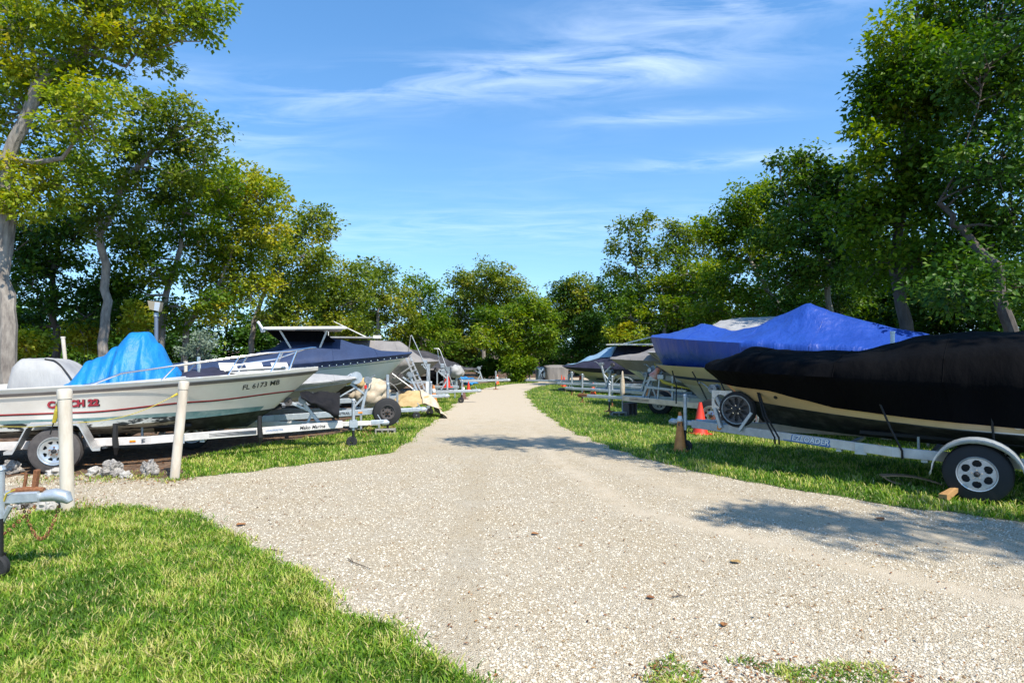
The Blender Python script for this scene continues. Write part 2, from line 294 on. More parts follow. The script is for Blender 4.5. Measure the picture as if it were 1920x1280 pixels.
def seg_dist(x, y, pl):
    d = np.full(len(x), 1e9)
    for (ax, ay), (bx, by) in zip(pl[:-1], pl[1:]):
        t = np.clip(((x-ax)*(bx-ax) + (y-ay)*(by-ay)) / ((bx-ax)**2 + (by-ay)**2), 0, 1); d = np.minimum(d, np.hypot(x-ax-t*(bx-ax), y-ay-t*(by-ay)))
    return d
xs = np.arange(-9, 14.01, .12); ys = np.concatenate([np.arange(1.0, 14, .1), np.arange(14, 46, .4)])
XX, YY = np.meshgrid(xs, ys); x = XX.ravel(); y = YY.ravel()
tr = np.zeros(len(x))
for i, t in enumerate(TRACKS):
    d = seg_dist(x, y, t); tr = np.maximum(tr, np.clip(1.15 - d / (.30 if i < 2 else .55), 0, 1) * (.55, 0, .4)[i])
far = np.clip((y - 8) / 10, 0, 1) * .75; tr = np.maximum(tr, far)
nx, ny = len(xs), len(ys); idx = np.arange(nx * ny).reshape(ny, nx)
q = np.stack([idx[:-1, :-1].ravel(), idx[:-1, 1:].ravel(), idx[1:, 1:].ravel(), idx[1:, :-1].ravel()], 1)
keep = ~(((x[q[:, 0]] < -7.2) & (y[q[:, 0]] > 8.2)) | (x[q[:, 0]] > 4.6 + np.clip(y[q[:, 0]] - 30, 0, 9) * .9) & (y[q[:, 0]] > 26) | (x[q[:, 0]] > 6) & (y[q[:, 0]] > 11) | (y[q[:, 0]] > 38.5)) ; q = q[keep]
zz = .004 + 0 * x
link('gravel_road', fast_mesh('gravel_road', np.stack([x, y, zz], 1), q, tr, 'track'), gravel_mat(), kind='structure')

def jag(px, amp=.06, step=.12, seed=0):
    pts = [ground_at(*p) for p in px]; out = []; rnd = random.Random(seed)
    for (ax, ay), (bx, by) in zip(pts, pts[1:] + pts[:1]):
        L_ = math.hypot(bx-ax, by-ay); n = max(1, min(60, int(L_ / step))); sc_ = amp * (1 if (ay + by) / 2 < 16 else 1.6)
        for k in range(n):
            t = k / n; qx = ax + (bx-ax)*t; qy = ay + (by-ay)*t
            out.append((qx + sc_ * mnoise.noise((qx*2.2, qy*2.2, seed)) * 2.2 + rnd.uniform(-1, 1)*.015, qy + sc_ * mnoise.noise((qx*2.2, qy*2.2, seed+9)) * 2.2))
    return out
def sheet(name, poly, z, m):
    bm = bmesh.new(); vs = [bm.verts.new((a, b, z)) for a, b in poly]; f = bm.faces.new(vs); bm.normal_update()
    if f.normal.z < 0: f.normal_flip()
    bmesh.ops.triangulate(bm, faces=[f]); me = bpy.data.meshes.new(name); bm.to_mesh(me); bm.free(); return link(name, me, m, kind='structure')
def lawn_mat():
    m = bpy.data.materials.new('turf_base'); m.use_nodes = True; nt = m.node_tree; N = nt.nodes; L = nt.links; b = N['Principled BSDF']; b.inputs['Roughness'].default_value = .95
    tc = N.new('ShaderNodeTexCoord'); n = N.new('ShaderNodeTexNoise'); n.inputs['Scale'].default_value = 9; n.inputs['Detail'].default_value = 8; n.inputs['Roughness'].default_value = .75; L.new(tc.outputs['Object'], n.inputs['Vector'])
    r = N.new('ShaderNodeValToRGB'); r.color_ramp.elements[0].position = .35; r.color_ramp.elements[0].color = (.05, .085, .015, 1); r.color_ramp.elements[1].position = .68; r.color_ramp.elements[1].color = (.20, .20, .06, 1); e = r.color_ramp.elements.new(.5); e.color = (.09, .16, .02, 1)
    L.new(n.outputs[0], r.inputs[0]); L.new(r.outputs[0], b.inputs['Base Color']); bp = N.new('ShaderNodeBump'); bp.inputs['Distance'].default_value = .03; L.new(n.outputs[0], bp.inputs['Height']); L.new(bp.outputs[0], b.inputs['Normal']); return m
LM = lawn_mat()
lawn_near = jag([(-700, 1400), (-700, 1010), (-60, 1000), (0, 985), (60, 966), (120, 958), (190, 953), (270, 955), (350, 966), (400, 985), (450, 1015), (490, 1045), (540, 1062), (600, 1098), (660, 1150), (720, 1190), (790, 1232), (850, 1262), (960, 1300), (1000, 1500), (-700, 1600)], .05, seed=1)
lawn_left = jag([(340, 897), (342, 862), (470, 836), (600, 820), (690, 806), (640, 795), (690, 778), (745, 768), (790, 748), (835, 738), (850, 728), (880, 722), (930, 717), (1000, 714), (1010, 717), (960, 720), (925, 725), (900, 730), (878, 742), (860, 750), (838, 768), (815, 790), (785, 812), (770, 826), (735, 848), (680, 858), (590, 868), (500, 880), (400, 893)], .05, seed=2)
lawn_right = jag([(2700, 1180), (2250, 1030), (1920, 980), (1830, 968), (1720, 955), (1600, 937), (1500, 921), (1400, 903), (1300, 883), (1200, 858), (1130, 833), (1070, 808), (1035, 786), (1008, 765), (992, 748), (986, 736), (1000, 728), (1030, 721), (1080, 718), (1180, 722), (1300, 735), (1330, 745), (1600, 765), (2100, 800), (3600, 900)], .06, seed=3)
weeds_bottom = jag([(1200, 1262), (1265, 1226), (1340, 1234), (1440, 1228), (1560, 1244), (1680, 1246), (1800, 1262), (1960, 1275), (1960, 1360), (1500, 1360), (1200, 1320)], .08, seed=4)
LAWNS = [(lawn_near, 'lawn'), (lawn_left, 'lawn'), (lawn_right, 'lawn')]
for k, (p, n_) in enumerate(LAWNS): sheet(n_, p, .008 + .001*k, LM)
dirt = jag([(-400, 905), (0, 893), (100, 890), (200, 893), (300, 896), (336, 893), (350, 880), (345, 862), (470, 838), (600, 822), (690, 808), (640, 795), (745, 770), (835, 738), (860, 726), (960, 712), (700, 700), (-700, 760)], .06, seed=5)
sheet('leaf_littered_soil', dirt, .0065, bpy.data.materials['soil_and_leaf_litter'])

def scatter(poly, n, ymin=0, ymax=99, rng=RNG, power=0):
    a = np.array(poly); lo = a.min(0); hi = a.max(0); lo[1] = max(lo[1], ymin); hi[1] = min(hi[1], ymax); out = []; tot = 0
    while tot < n:
        p = rng.rand(n * 2, 2) * (hi - lo) + lo; p = p[np.abs(p[:, 0]) < p[:, 1] * .92 + .6]
        if power: p = p[rng.rand(len(p)) < np.clip((ymin / p[:, 1]) ** power, 0, 1)]
        p = p[in_poly(p[:, 0], p[:, 1], poly)]
        if len(p) == 0: break
        out.append(p); tot += len(p)
    return np.concatenate(out)[:n]
GR = leaf_mat('grass_blades', [(0, (.06, .13, .012)), (.3, (.10, .22, .014)), (.62, (.21, .34, .022)), (.9, (.46, .46, .10)), (1, (.6, .5, .26))], .3, .5)
def blades(name, pts, h, w, lean=.8, grp=1.0, tone0=0.45, label=None):
    n = len(pts); rng = RNG; az = rng.rand(n) * 6.283
    nz = np.array([mnoise.noise((a * 1.1, b * 1.1, 3)) for a, b in pts[:, :2]]) ; nz2 = np.array([mnoise.noise((a * 5, b * 5, 8)) for a, b in pts[:, :2]])
    hh = h * (.55 + .75 * rng.rand(n)) * (1 + .5 * nz2); ww = w * (.7 + .6 * rng.rand(n)); le = lean * (.2 + rng.rand(n)) * hh
    la = az + (rng.rand(n) - .5) * 1.2 + 1.57; sx, sy = np.cos(az) * ww / 2, np.sin(az) * ww / 2
    dx, dy = np.cos(la) * le, np.sin(la) * le; X, Y = pts[:, 0], pts[:, 1]; z0 = np.full(n, .005)
    V = np.stack([np.stack([X - sx, Y - sy, z0], 1), np.stack([X + sx, Y + sy, z0], 1),
                  np.stack([X + sx*.8 + dx*.4, Y + sy*.8 + dy*.4, z0 + hh*.62], 1), np.stack([X - sx*.8 + dx*.4, Y - sy*.8 + dy*.4, z0 + hh*.62], 1),
                  np.stack([X + dx, Y + dy, z0 + hh*.9], 1)], 1).reshape(-1, 3)
    b = np.arange(n) * 5
    T = np.concatenate([np.stack([b, b+1, b+2], 1), np.stack([b, b+2, b+3], 1), np.stack([b+3, b+2, b+4], 1)])
    tone = np.clip(tone0 + .6 * nz + .6 * nz2 + rng.randn(n) * .24, 0, .93); dry = rng.rand(n) < .12 + .15 * nz2; tone[dry] = .9 + .1 * rng.rand(dry.sum())
    me = fast_mesh(name, V, T, np.repeat(tone, 5)); o = link(name, me, GR, kind='stuff'); o['label'] = label; return o
blades('grass', scatter(lawn_near, 85000, 2.9, 8.2, power=1.2), .056, .0075, 1.1, tone0=.46, label='bright green turf of the near lawn corner beside the gravel')
blades('grass', scatter(lawn_left, 45000, 6, 34, power=1.0), .06, .012, .9, tone0=.46, label='strip of green grass between the left trailers and the drive')
blades('grass', scatter(lawn_right, 115000, 5.5, 34, power=1.2), .065, .012, .9, tone0=.42, label='wide green lawn under the trailers on the right side of the drive')
wp = scatter(weeds_bottom, 5500, 2.9, 4.2); wp = wp[np.array([mnoise.noise((a*4, b*4, 0)) for a, b in wp]) > .02 + .25 * (RNG.rand(len(wp)) - .5)]
blades('weeds', wp, .024, .008, 1.8, tone0=.62, label='low ragged weeds growing through the gravel in front')
fr = []
for poly in (lawn_near, lawn_left, lawn_right):
    a = np.array(poly); a = a[(a[:, 1] < 30) & (np.abs(a[:, 0]) < a[:, 1])]
    if len(a): s_ = a[RNG.randint(len(a), size=2600)]; fr.append(s_ + RNG.randn(len(s_), 2) * .06)
blades('grass_fringe', np.concatenate(fr), .04, .009, 1.6, tone0=.55, label='creeping grass runners fraying the lawn edges onto the gravel')

# loose stones on the near gravel
def pebbles():
    n = 80000; rng = RNG; Y = 2.9 + (rng.rand(n) ** 1.7) * 7.5; X = (rng.rand(n) * 2 - 1) * (Y * .88 + .3)
    k = ~in_poly(X, Y, lawn_near) & ~in_poly(X, Y, lawn_right) & ~in_poly(X, Y, lawn_left) & ~in_poly(X, Y, dirt)
    for i, t in enumerate(TRACKS): k &= (seg_dist(X, Y, t) > (.16 if i < 2 else .4)) | (rng.rand(n) < .18)
    X, Y = X[k], Y[k]; n = len(X); s = (.004 + .0075 * rng.rand(n) ** 1.8); ph = rng.rand(n) * 6.28; V = np.zeros((n, 6, 3))
    for j in range(5):
        a = ph + j * 6.283 / 5; rr = s * (.75 + .5 * rng.rand(n)); V[:, j, 0] = X + np.cos(a) * rr; V[:, j, 1] = Y + np.sin(a) * rr; V[:, j, 2] = .004 + s * .35 * rng.rand(n)
    V[:, 5, 0] = X + s * (rng.rand(n) - .5) * .8; V[:, 5, 1] = Y + s * (rng.rand(n) - .5) * .8; V[:, 5, 2] = .005 + s * (.7 + .5 * rng.rand(n))
    b = np.arange(n) * 6; T = np.concatenate([np.stack([b + j, b + (j + 1) % 5, b + 5], 1) for j in range(5)])
    tone = rng.rand(n) * .8 + .1; tone[rng.rand(n) < .03] = 0
    pm = leaf_mat('loose_stones', [(0, (.22, .14, .07)), (.05, (.43, .36, .25)), (.4, (.57, .51, .40)), (1, (.65, .60, .49))], 0, .9)
    o = link('loose_gravel', fast_mesh('loose_gravel', V.reshape(-1, 3), T, np.repeat(tone, 6)), pm, kind='stuff'); o['label'] = 'loose white crushed stones strewn over the near part of the drive'
pebbles()

LITTER = leaf_mat('fallen_leaf_brown', [(0, (.07, .03, .015)), (.5, (.24, .10, .04)), (.85, (.36, .17, .06)), (1, (.42, .30, .12))], .1, .7)
def litter(name, pts, s0, s1, label):
    n = len(pts); rng = RNG; s = s0 + (s1 - s0) * rng.rand(n) ** 2; a = rng.rand(n) * 6.28; ca, sa = np.cos(a), np.sin(a); w = s * (.25 + .2 * rng.rand(n))
    X, Y = pts[:, 0], pts[:, 1]; V = np.zeros((n, 4, 3))
    for j, (u, v, h) in enumerate(((-1, 0, .1), (0, -1, .5), (1, 0, .3), (0, 1, .45))):
        V[:, j, 0] = X + ca * u * s / 2 - sa * v * w / 2; V[:, j, 1] = Y + sa * u * s / 2 + ca * v * w / 2; V[:, j, 2] = .012 + h * s * .4 * rng.rand(n)
    b = np.arange(n) * 4; T = np.concatenate([np.stack([b, b+1, b+2], 1), np.stack([b, b+2, b+3], 1)])
    o = link(name, fast_mesh(name, V.reshape(-1, 3), T, np.repeat(rng.rand(n), 4)), LITTER, kind='stuff'); o['label'] = label
n = 2600; Y = 3 + RNG.rand(n) ** 1.5 * 9; X = (RNG.rand(n) * 2 - 1) * Y * .85; P = np.stack([X, Y], 1); P = P[~in_poly(X, Y, lawn_near)]
lot = [ground_at(*p) for p in ((-100, 955), (100, 950), (400, 965), (560, 1000), (640, 905), (340, 897), (-100, 892))]
P = np.concatenate([P, scatter(lot, 900)])
e = np.array(lawn_near); e = e[(e[:, 1] > 3) & (e[:, 1] < 8)]; P = np.concatenate([P, e[RNG.randint(len(e), size=350)] + RNG.randn(350, 2) * .1])
P = np.concatenate([P, scatter(weeds_bottom, 1600)])
litter('fallen_leaves', P, .008, .045, 'small brown leaves blown thinly over the gravel')
ft = np.concatenate([np.array(ground_at(px, py))[None] + RNG.randn(n_, 2) * sp for px, py, n_, sp in ((127, 955, 260, .16), (327, 900, 160, .10), (281, 895, 160, .12), (205, 897, 260, .2), (100, 899, 200, .25), (60, 950, 240, .25))])
blades('foot_weeds', ft, .05, .008, 1.3, tone0=.6, label='thin weeds around the feet of the cream posts and the rocks')
litter('rim_leaves', ft + RNG.randn(*ft.shape) * .12, .02, .07, 'dead leaves caught around the posts and rocks')
litter('leaf_litter', scatter(dirt, 12000, 6, 32, power=.8), .03, .09, 'thick brown leaf litter on the soil under the left boats')
# ---------------------------------------------------------------- trees
def leaves_at(C, Rr, per, size, rng, flat=.6, tone_c=None):
    """C (n,3) spray centres with radius Rr (n,), per leaves each"""
    n = len(C); N_ = n * per; ci = np.repeat(np.arange(n), per)
    d = rng.randn(N_, 3); d /= np.linalg.norm(d, axis=1)[:, None]; rad = rng.rand(N_) ** .5
    P = C[ci] + d * (rad * Rr[ci])[:, None] * np.array([1, 1, flat])
    ax = d * np.array([1, 1, .4]) + rng.randn(N_, 3) * .55 + np.array([0, 0, -.15]); ax /= np.linalg.norm(ax, axis=1)[:, None]
    up = rng.randn(N_, 3) * .55 + np.array([0, 0, 1.]); sd_ = np.cross(ax, up); sd_ /= np.linalg.norm(sd_, axis=1)[:, None] + 1e-9; nn = np.cross(sd_, ax)
    s = size * .98 * (.5 + 1. * rng.rand(N_) ** 1.2); w = s * (.26 + .1 * rng.rand(N_))
    V = np.stack([P, P + ax * (s * .45)[:, None] + sd_ * w[:, None] + nn * (s * .08)[:, None], P + ax * s[:, None] - nn * (s * .1)[:, None], P + ax * (s * .45)[:, None] - sd_ * w[:, None] + nn * (s * .08)[:, None]], 1).reshape(-1, 3)
    b = np.arange(N_) * 4; T = np.stack([b, b+1, b+2, b, b+2, b+3], 1).reshape(-1, 3)
    tc = rng.rand(n) if tone_c is None else tone_c
    tone = np.clip(tc[ci] * .6 + .2 + rng.randn(N_) * .14, 0, 1)
    return V, T, np.repeat(tone, 4)

NLEAF = [0]
def tree(name, label, cat, base, trunk, lobes, leaf='green', size=.11, dens=1., sub=.42, r0=.16, bark='bark', rng=None, group=None, depthj=.5, twigs=True, flat=.6, tone=0., per=72):
    """base (x,y); trunk: world points from the root up; lobes: world spheres (x,y,z,r)"""
    rng = np.random.RandomState(random.Random(name + label).randint(0, 10**6)) if rng is None else rng
    root = empty(name, label, cat, (base[0], base[1], 0), 0, group); O = Vector((base[0], base[1], 0))
    tp = [Vector(p) for p in trunk]; fine = []
    for a, b in zip(tp[:-1], tp[1:]):
        for k in range(4): fine.append(a.lerp(b, k / 4) + Vector(rng.randn(3) * .035))
    fine.append(tp[-1]); n = len(fine)
    mb = MB(); mb.tube([p - O for p in fine], [r0 * .8 * (1.35 if i == 0 else 1) * (1 - .72 * i / (n - 1)) for i in range(n)], 9); 
    br = mb; Cs = []; Rs = []
    for (x, y, z, r) in lobes:
        c = Vector((x, y, z)); best = min(fine[len(fine)//4:], key=lambda p: (p - c).length + max(0, p.z - c.z + r * .3) * 2)
        i = fine.index(best); rb = r0 * (1 - .72 * i / (n - 1)) * .42; mid = best.lerp(c, .5) + Vector((rng.randn() * .12, rng.randn() * .12, -.12 * (c - best).length + rng.randn() * .1))
        pts = [best - O, best.lerp(mid, .5) - O + Vector(rng.randn(3) * .05), mid - O, mid.lerp(c, .5) - O + Vector(rng.randn(3) * .08), c - O]
        br.tube(pts, [rb, rb * .8, rb * .6, rb * .42, rb * .25], 6, cap=False)
        ns = max(4, int(dens * 7.5 * (r / sub) ** 2))
        d = rng.randn(ns, 3); d /= np.linalg.norm(d, axis=1)[:, None]; rad = r * (.25 + .8 * rng.rand(ns) ** .6)
        cc = np.array(c)[None] + d * rad[:, None] * np.array([1, 1, .85]); Cs.append(cc); Rs.append(sub * (.5 + .75 * rng.rand(ns)))
        if twigs:
            for k in range(0, ns, 2):
                e = Vector(cc[k]) - O; s_ = pts[3].lerp(pts[4], rng.rand()) ; br.tube([s_, s_.lerp(e, .5) + Vector(rng.randn(3) * .06), e], [.022, .014, .006], 3, cap=False)
    mb.build('trunk', M[bark], root, smooth=True)
    C = np.concatenate(Cs) - np.array(O)[None]; Rr = np.concatenate(Rs)
    C[:, 2] = np.maximum(C[:, 2], .15)
    # leaf age varies over the crown in patches
    tc = np.array([mnoise.noise((c[0] * .9 + O.x, c[1] * .9, c[2] * .9)) for c in C]) * .9 + .5 + tone + rng.randn(len(C)) * .13
    V, T, t = leaves_at(C, Rr, per, size, rng, flat, np.clip(tc, 0, 1)); NLEAF[0] += len(V) // 4
    link('crown', fast_mesh('crown', V, T, t), LEAF[leaf], root); return root

def pt(px, py, Y): v = at(px, py, Y); return (v.x, v.y, v.z)
def T_(name, label, Y, tr, lobes, base_px=None, dj=.8, **k):
    rr = random.Random(label); b = at(tr[0][0], 700, Y); tpts = [(b.x, Y, 0)] + [pt(px, py, Y + (rr.uniform(-.3, .3) if i else 0)) for i, (px, py) in enumerate(tr)]
    L_ = [(*pt(px, py, Y + rr.uniform(-dj, dj) * (r / FPX * Y + .4)), r / FPX * Y) for px, py, r in lobes]
    return tree(name, label, 'tree', (b.x, Y), tpts, L_, **k)
G1, G2, G3 = 'trees lining the left side of the yard', 'trees closing the far end of the drive', 'trees behind the boats on the right'
T_('broadleaf_tree', 'tallest tree on the left with a thick furrowed grey trunk and arching pale limb', 13, [(14, 640), (8, 520), (12, 300), (70, 160), (140, 112), (185, 55), (235, -10)],
   [(40, 40, 110), (150, 10, 80), (235, 60, 75), (320, 15, 60), (395, 10, 38), (368, 55, 26), (290, 110, 40), (50, 210, 110), (175, 225, 75), (30, 350, 80), (110, 330, 75), (150, 130, 55), (70, 130, 60), (250, -40, 90)], r0=.24, leaf='yellow', group=G1, bark='bark', dens=1.05, tone=-.12, size=.105)
T_('broadleaf_tree', 'open crowned tree with thin spreading limbs between the tallest tree and the yellow one', 16, [(190, 640), (200, 540), (188, 440), (240, 330), (330, 240), (400, 225)],
   [(270, 200, 55), (330, 215, 50), (385, 235, 32), (360, 280, 45), (300, 270, 50), (395, 300, 28), (230, 280, 55), (260, 350, 60), (200, 400, 60), (170, 330, 50), (350, 330, 50)], r0=.17, leaf='olive', group=G1, dens=.75, size=.11, tone=-.1)
T_('broadleaf_tree', 'dark green tree with a forked stem behind the grey covered seat', 17.5, [(105, 640), (95, 540), (110, 450), (150, 380)],
   [(60, 440, 70), (120, 480, 60), (60, 540, 55), (150, 430, 60), (25, 480, 60), (110, 560, 45), (30, 590, 45), (170, 590, 45), (80, 610, 40), (200, 540, 40)], r0=.15, leaf='dark', group=G1, bark='barkd', dens=.8, tone=-.1)
T_('broadleaf_tree', 'green tree whose pale slanting trunk rises behind the floodlight', 18, [(300, 620), (318, 530), (345, 440), (350, 400)],
   [(300, 410, 60), (250, 450, 55), (355, 385, 55), (330, 330, 45), (230, 520, 50), (290, 500, 50), (420, 350, 50), (370, 450, 50), (270, 570, 40), (200, 560, 45), (240, 600, 36), (330, 590, 40), (390, 560, 36)], r0=.16, leaf='green', group=G1, dens=.95, tone=-.08)
T_('broadleaf_tree', 'yellow leaved tree with a crooked pale branch left of the hardtop boat', 19.5, [(345, 625), (370, 580), (405, 545), (428, 490), (450, 440)],
   [(440, 400, 62), (490, 370, 45), (510, 345, 25), (425, 465, 60), (475, 460, 55), (500, 420, 45), (440, 530, 55), (480, 540, 45), (410, 580, 40), (380, 510, 45), (450, 340, 45), (390, 350, 40)], r0=.14, leaf='yellow', group=G1, dens=1.0, tone=.16)
T_('broadleaf_tree', 'slender golden green tree with twin leaning stems just behind the hardtop', 23, [(468, 640), (490, 560), (540, 480), (570, 430)],
   [(560, 430, 42), (595, 410, 35), (610, 440, 25), (570, 480, 45), (530, 520, 45), (580, 530, 42), (525, 460, 40), (520, 590, 40), (560, 585, 40)], r0=.15, leaf='olive', group=G1, dens=1.0, size=.13, sub=.5, tone=.1)
T_('broadleaf_tree', 'rounded olive tree over the stern of the navy covered boat', 27, [(600, 640), (620, 560), (640, 520)],
   [(630, 520, 40), (670, 515, 35), (610, 560, 45), (655, 565, 45), (620, 610, 40), (670, 610, 40), (580, 560, 35)], r0=.16, leaf='olive', group=G1, dens=1.0, size=.14, sub=.55, tone=.05)
T_('broadleaf_tree', 'bushy tree with two domed tops above the grey covered cruiser', 31, [(705, 650), (710, 580), (720, 530)],
   [(690, 510, 26), (728, 515, 24), (705, 550, 40), (745, 560, 35), (700, 600, 42), (745, 605, 40), (660, 560, 30)], r0=.16, leaf='olive', group=G1, dens=1.0, size=.15, sub=.6)
T_('broadleaf_tree', 'mid green tree standing in the far left corner of the yard', 34, [(790, 660), (790, 600), (785, 550)],
   [(780, 540, 30), (810, 550, 26), (770, 580, 34), (810, 590, 38), (785, 630, 38), (830, 640, 34), (760, 630, 30)], r0=.16, leaf='green', group=G2, dens=1.0, size=.15, sub=.6, tone=-.05)
T_('broadleaf_tree', 'tall domed tree at the far end of the drive with golden green top', 40, [(905, 680), (905, 600), (915, 540)],
   [(910, 525, 40), (870, 530, 30), (950, 525, 32), (975, 545, 22), (850, 520, 18), (880, 560, 36), (930, 560, 38), (850, 580, 34), (970, 580, 32), (840, 620, 38), (880, 640, 40)], r0=.22, leaf='olive', group=G2, dens=1.0, size=.17, sub=.65, tone=.1)
T_('broadleaf_tree', 'leafy tree spilling bright branches down to the bend of the drive', 34.5, [(960, 690), (960, 640), (970, 600)],
   [(960, 600, 36), (1000, 590, 32), (920, 600, 32), (1010, 625, 30), (960, 640, 38), (920, 640, 34), (1005, 655, 26), (965, 675, 28), (1000, 570, 24), (1030, 595, 20)], r0=.15, leaf='green', group=G2, dens=1.15, size=.16, sub=.55, tone=.08)
T_('broadleaf_tree', 'yellowing tree in the gap right of the far domed tree', 44, [(1085, 680), (1085, 600), (1090, 550)],
   [(1085, 540, 26), (1060, 550, 20), (1110, 545, 22), (1040, 560, 16), (1080, 580, 32), (1050, 600, 28), (1110, 590, 30), (1130, 560, 20)], r0=.2, leaf='olive', group=G2, dens=1.0, size=.18, sub=.65, tone=.08)
T_('broadleaf_tree', 'airy pale tree with open top at the start of the right tree line', 28, [(1225, 650), (1212, 600), (1195, 520), (1180, 450)],
   [(1180, 430, 28), (1210, 425, 26), (1155, 460, 22), (1190, 470, 30), (1160, 510, 26), (1220, 480, 28), (1260, 430, 26), (1285, 440, 22), (1250, 470, 26), (1310, 455, 30), (1290, 480, 34), (1330, 440, 22)], r0=.14, leaf='olive', group=G3, dens=.7, size=.14, sub=.5, tone=.02)
T_('broadleaf_tree', 'rounded green tree behind the small grey covered boat', 27, [(1250, 650), (1245, 590), (1240, 540)],
   [(1200, 540, 36), (1245, 530, 40), (1290, 510, 42), (1180, 590, 38), (1225, 590, 40), (1275, 575, 42), (1320, 540, 40), (1180, 640, 26)], r0=.16, leaf='green', group=G3, dens=1.1, size=.14, sub=.55, tone=0)
T_('broadleaf_tree', 'green tree with a leaning pale stem above the silver cover', 22, [(1468, 620), (1450, 560), (1410, 500), (1395, 440)],
   [(1395, 380, 40), (1370, 420, 42), (1420, 410, 40), (1345, 460, 38), (1400, 470, 48), (1440, 480, 44), (1350, 520, 42), (1400, 560, 48), (1330, 580, 42), (1440, 360, 34), (1450, 420, 42), (1320, 430, 30)], r0=.16, leaf='green', group=G3, dens=1.15, size=.13, sub=.48, tone=-.02)
T_('broadleaf_tree', 'dense tree with a sparse spiky top left of the tallest tree on the right', 19, [(1560, 640), (1550, 540), (1525, 430)],
   [(1500, 330, 42), (1530, 340, 45), (1470, 370, 38), (1460, 310, 20), (1500, 290, 18), (1560, 400, 60), (1500, 420, 55), (1540, 490, 65), (1470, 520, 50), (1600, 480, 60), (1580, 340, 48), (1600, 400, 55), (1450, 440, 45), (1480, 590, 45), (1560, 580, 55)], r0=.2, leaf='dark', group=G3, dens=1.15, size=.125, sub=.45, tone=.02)
T_('broadleaf_tree', 'tallest tree on the right with drooping leaves and a golden tip', 15, [(1700, 640), (1680, 500), (1690, 350), (1700, 200)],
   [(1690, 70, 55), (1660, 130, 50), (1620, 170, 38), (1730, 130, 75), (1690, 210, 75), (1640, 220, 40), (1750, 240, 80), (1790, 130, 85), (1690, 310, 75), (1610, 290, 45), (1760, 350, 80), (1690, 410, 75), (1620, 400, 60), (1650, 490, 65), (1740, 480, 70), (1800, 30, 80), (1720, 15, 40)], r0=.24, leaf='green', group=G3, bark='barkd', dens=.95, size=.13, sub=.45, flat=.9, tone=-.12)
T_('broadleaf_tree', 'dark tree with a slanting brown limb over the stern of the black cover', 13, [(1890, 620), (1870, 500), (1800, 430), (1760, 380)],
   [(1850, 120, 90), (1900, 220, 90), (1850, 300, 90), (1900, 400, 90), (1830, 440, 75), (1900, 540, 80), (1800, 540, 75), (1950, 80, 110), (1880, 20, 80)], r0=.2, leaf='dark', group=G3, bark='barkd', dens=1.0, size=.12, sub=.45, tone=-.08)

# woodland seen through and between them: lower, denser trees further back
def backwood(xa, xb, Ya, Yb, n, htop, leaf, seed, cat='tree', grp=None, labels=None, lift=0, r=.95, bush=False):
    rr = random.Random(seed)
    for i in range(n):
        f = (i + .5) / n; px = xa + (xb - xa) * f + rr.uniform(-8, 8); Y = Ya + (Yb - Ya) * f + rr.uniform(-.8, .8); X = (px - 960) / FPX * Y; h = htop(px) * rr.uniform(.85, 1.08)
        lob = []
        z = .5 if bush else 1.3 + lift
        while z < h - r * .4:
            for k in range(2 if z < h * .7 else 1): lob.append((X + rr.uniform(-1, 1) * 1.1, Y + rr.uniform(-.9, .9), z, r * rr.uniform(.8, 1.25)))
            z += r * .95
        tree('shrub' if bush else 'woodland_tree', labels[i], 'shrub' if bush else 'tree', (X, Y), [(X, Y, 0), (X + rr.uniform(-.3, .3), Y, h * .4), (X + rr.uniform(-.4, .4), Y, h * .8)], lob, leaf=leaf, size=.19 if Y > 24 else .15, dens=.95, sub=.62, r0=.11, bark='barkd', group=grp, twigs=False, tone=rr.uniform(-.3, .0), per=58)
UL = ['low green undergrowth %s' % w for w in ('at the far left edge of the wood', 'behind the trunk of the tallest left tree', 'behind the cream guide pole', 'between the dark forked stem and the blue tarp', 'behind the peak of the blue tarp', 'just right of the floodlight', 'behind the silvery shrub', 'left of the hardtop', 'behind the hardtop supports', 'behind the navy canvas slope', 'beyond the outrigger pole', 'beyond the grey wrapped cabin boat')]
WL = ['low woodland tree seen between the trunks at the far left edge', 'low woodland tree behind the grey covered seat', 'low woodland tree behind the blue tarp', 'low woodland tree behind the floodlight', 'low woodland tree behind the bow rail of the near white boat',
      'low woodland tree behind the hardtop', 'low woodland tree behind the navy canvas', 'woodland tree behind the outrigger pole', 'woodland tree behind the cabin of the grey covered cruiser', 'dark woodland tree behind the charcoal covered boat', 'dark woodland tree right of the charcoal cover']
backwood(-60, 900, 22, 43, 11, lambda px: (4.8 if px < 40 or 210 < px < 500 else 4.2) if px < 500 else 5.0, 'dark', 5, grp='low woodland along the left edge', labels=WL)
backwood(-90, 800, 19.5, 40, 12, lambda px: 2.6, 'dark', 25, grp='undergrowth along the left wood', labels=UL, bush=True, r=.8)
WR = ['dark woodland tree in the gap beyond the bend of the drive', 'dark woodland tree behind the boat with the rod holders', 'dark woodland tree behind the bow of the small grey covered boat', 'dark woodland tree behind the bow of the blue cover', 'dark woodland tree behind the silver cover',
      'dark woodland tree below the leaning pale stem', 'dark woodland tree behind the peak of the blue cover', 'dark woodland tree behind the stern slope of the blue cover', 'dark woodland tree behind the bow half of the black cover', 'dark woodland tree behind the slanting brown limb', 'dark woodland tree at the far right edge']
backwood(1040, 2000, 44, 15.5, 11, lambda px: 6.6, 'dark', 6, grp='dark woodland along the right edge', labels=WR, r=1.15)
backwood(780, 1160, 50, 50, 5, lambda px: 6.2, 'dark', 8, grp='trees at the very back', labels=['back row tree over the far left corner of the yard', 'back row tree left of the domed tree', 'back row tree behind the domed tree', 'back row tree right of the domed tree', 'back row tree above the navy boat with rod holders'], r=1.3)
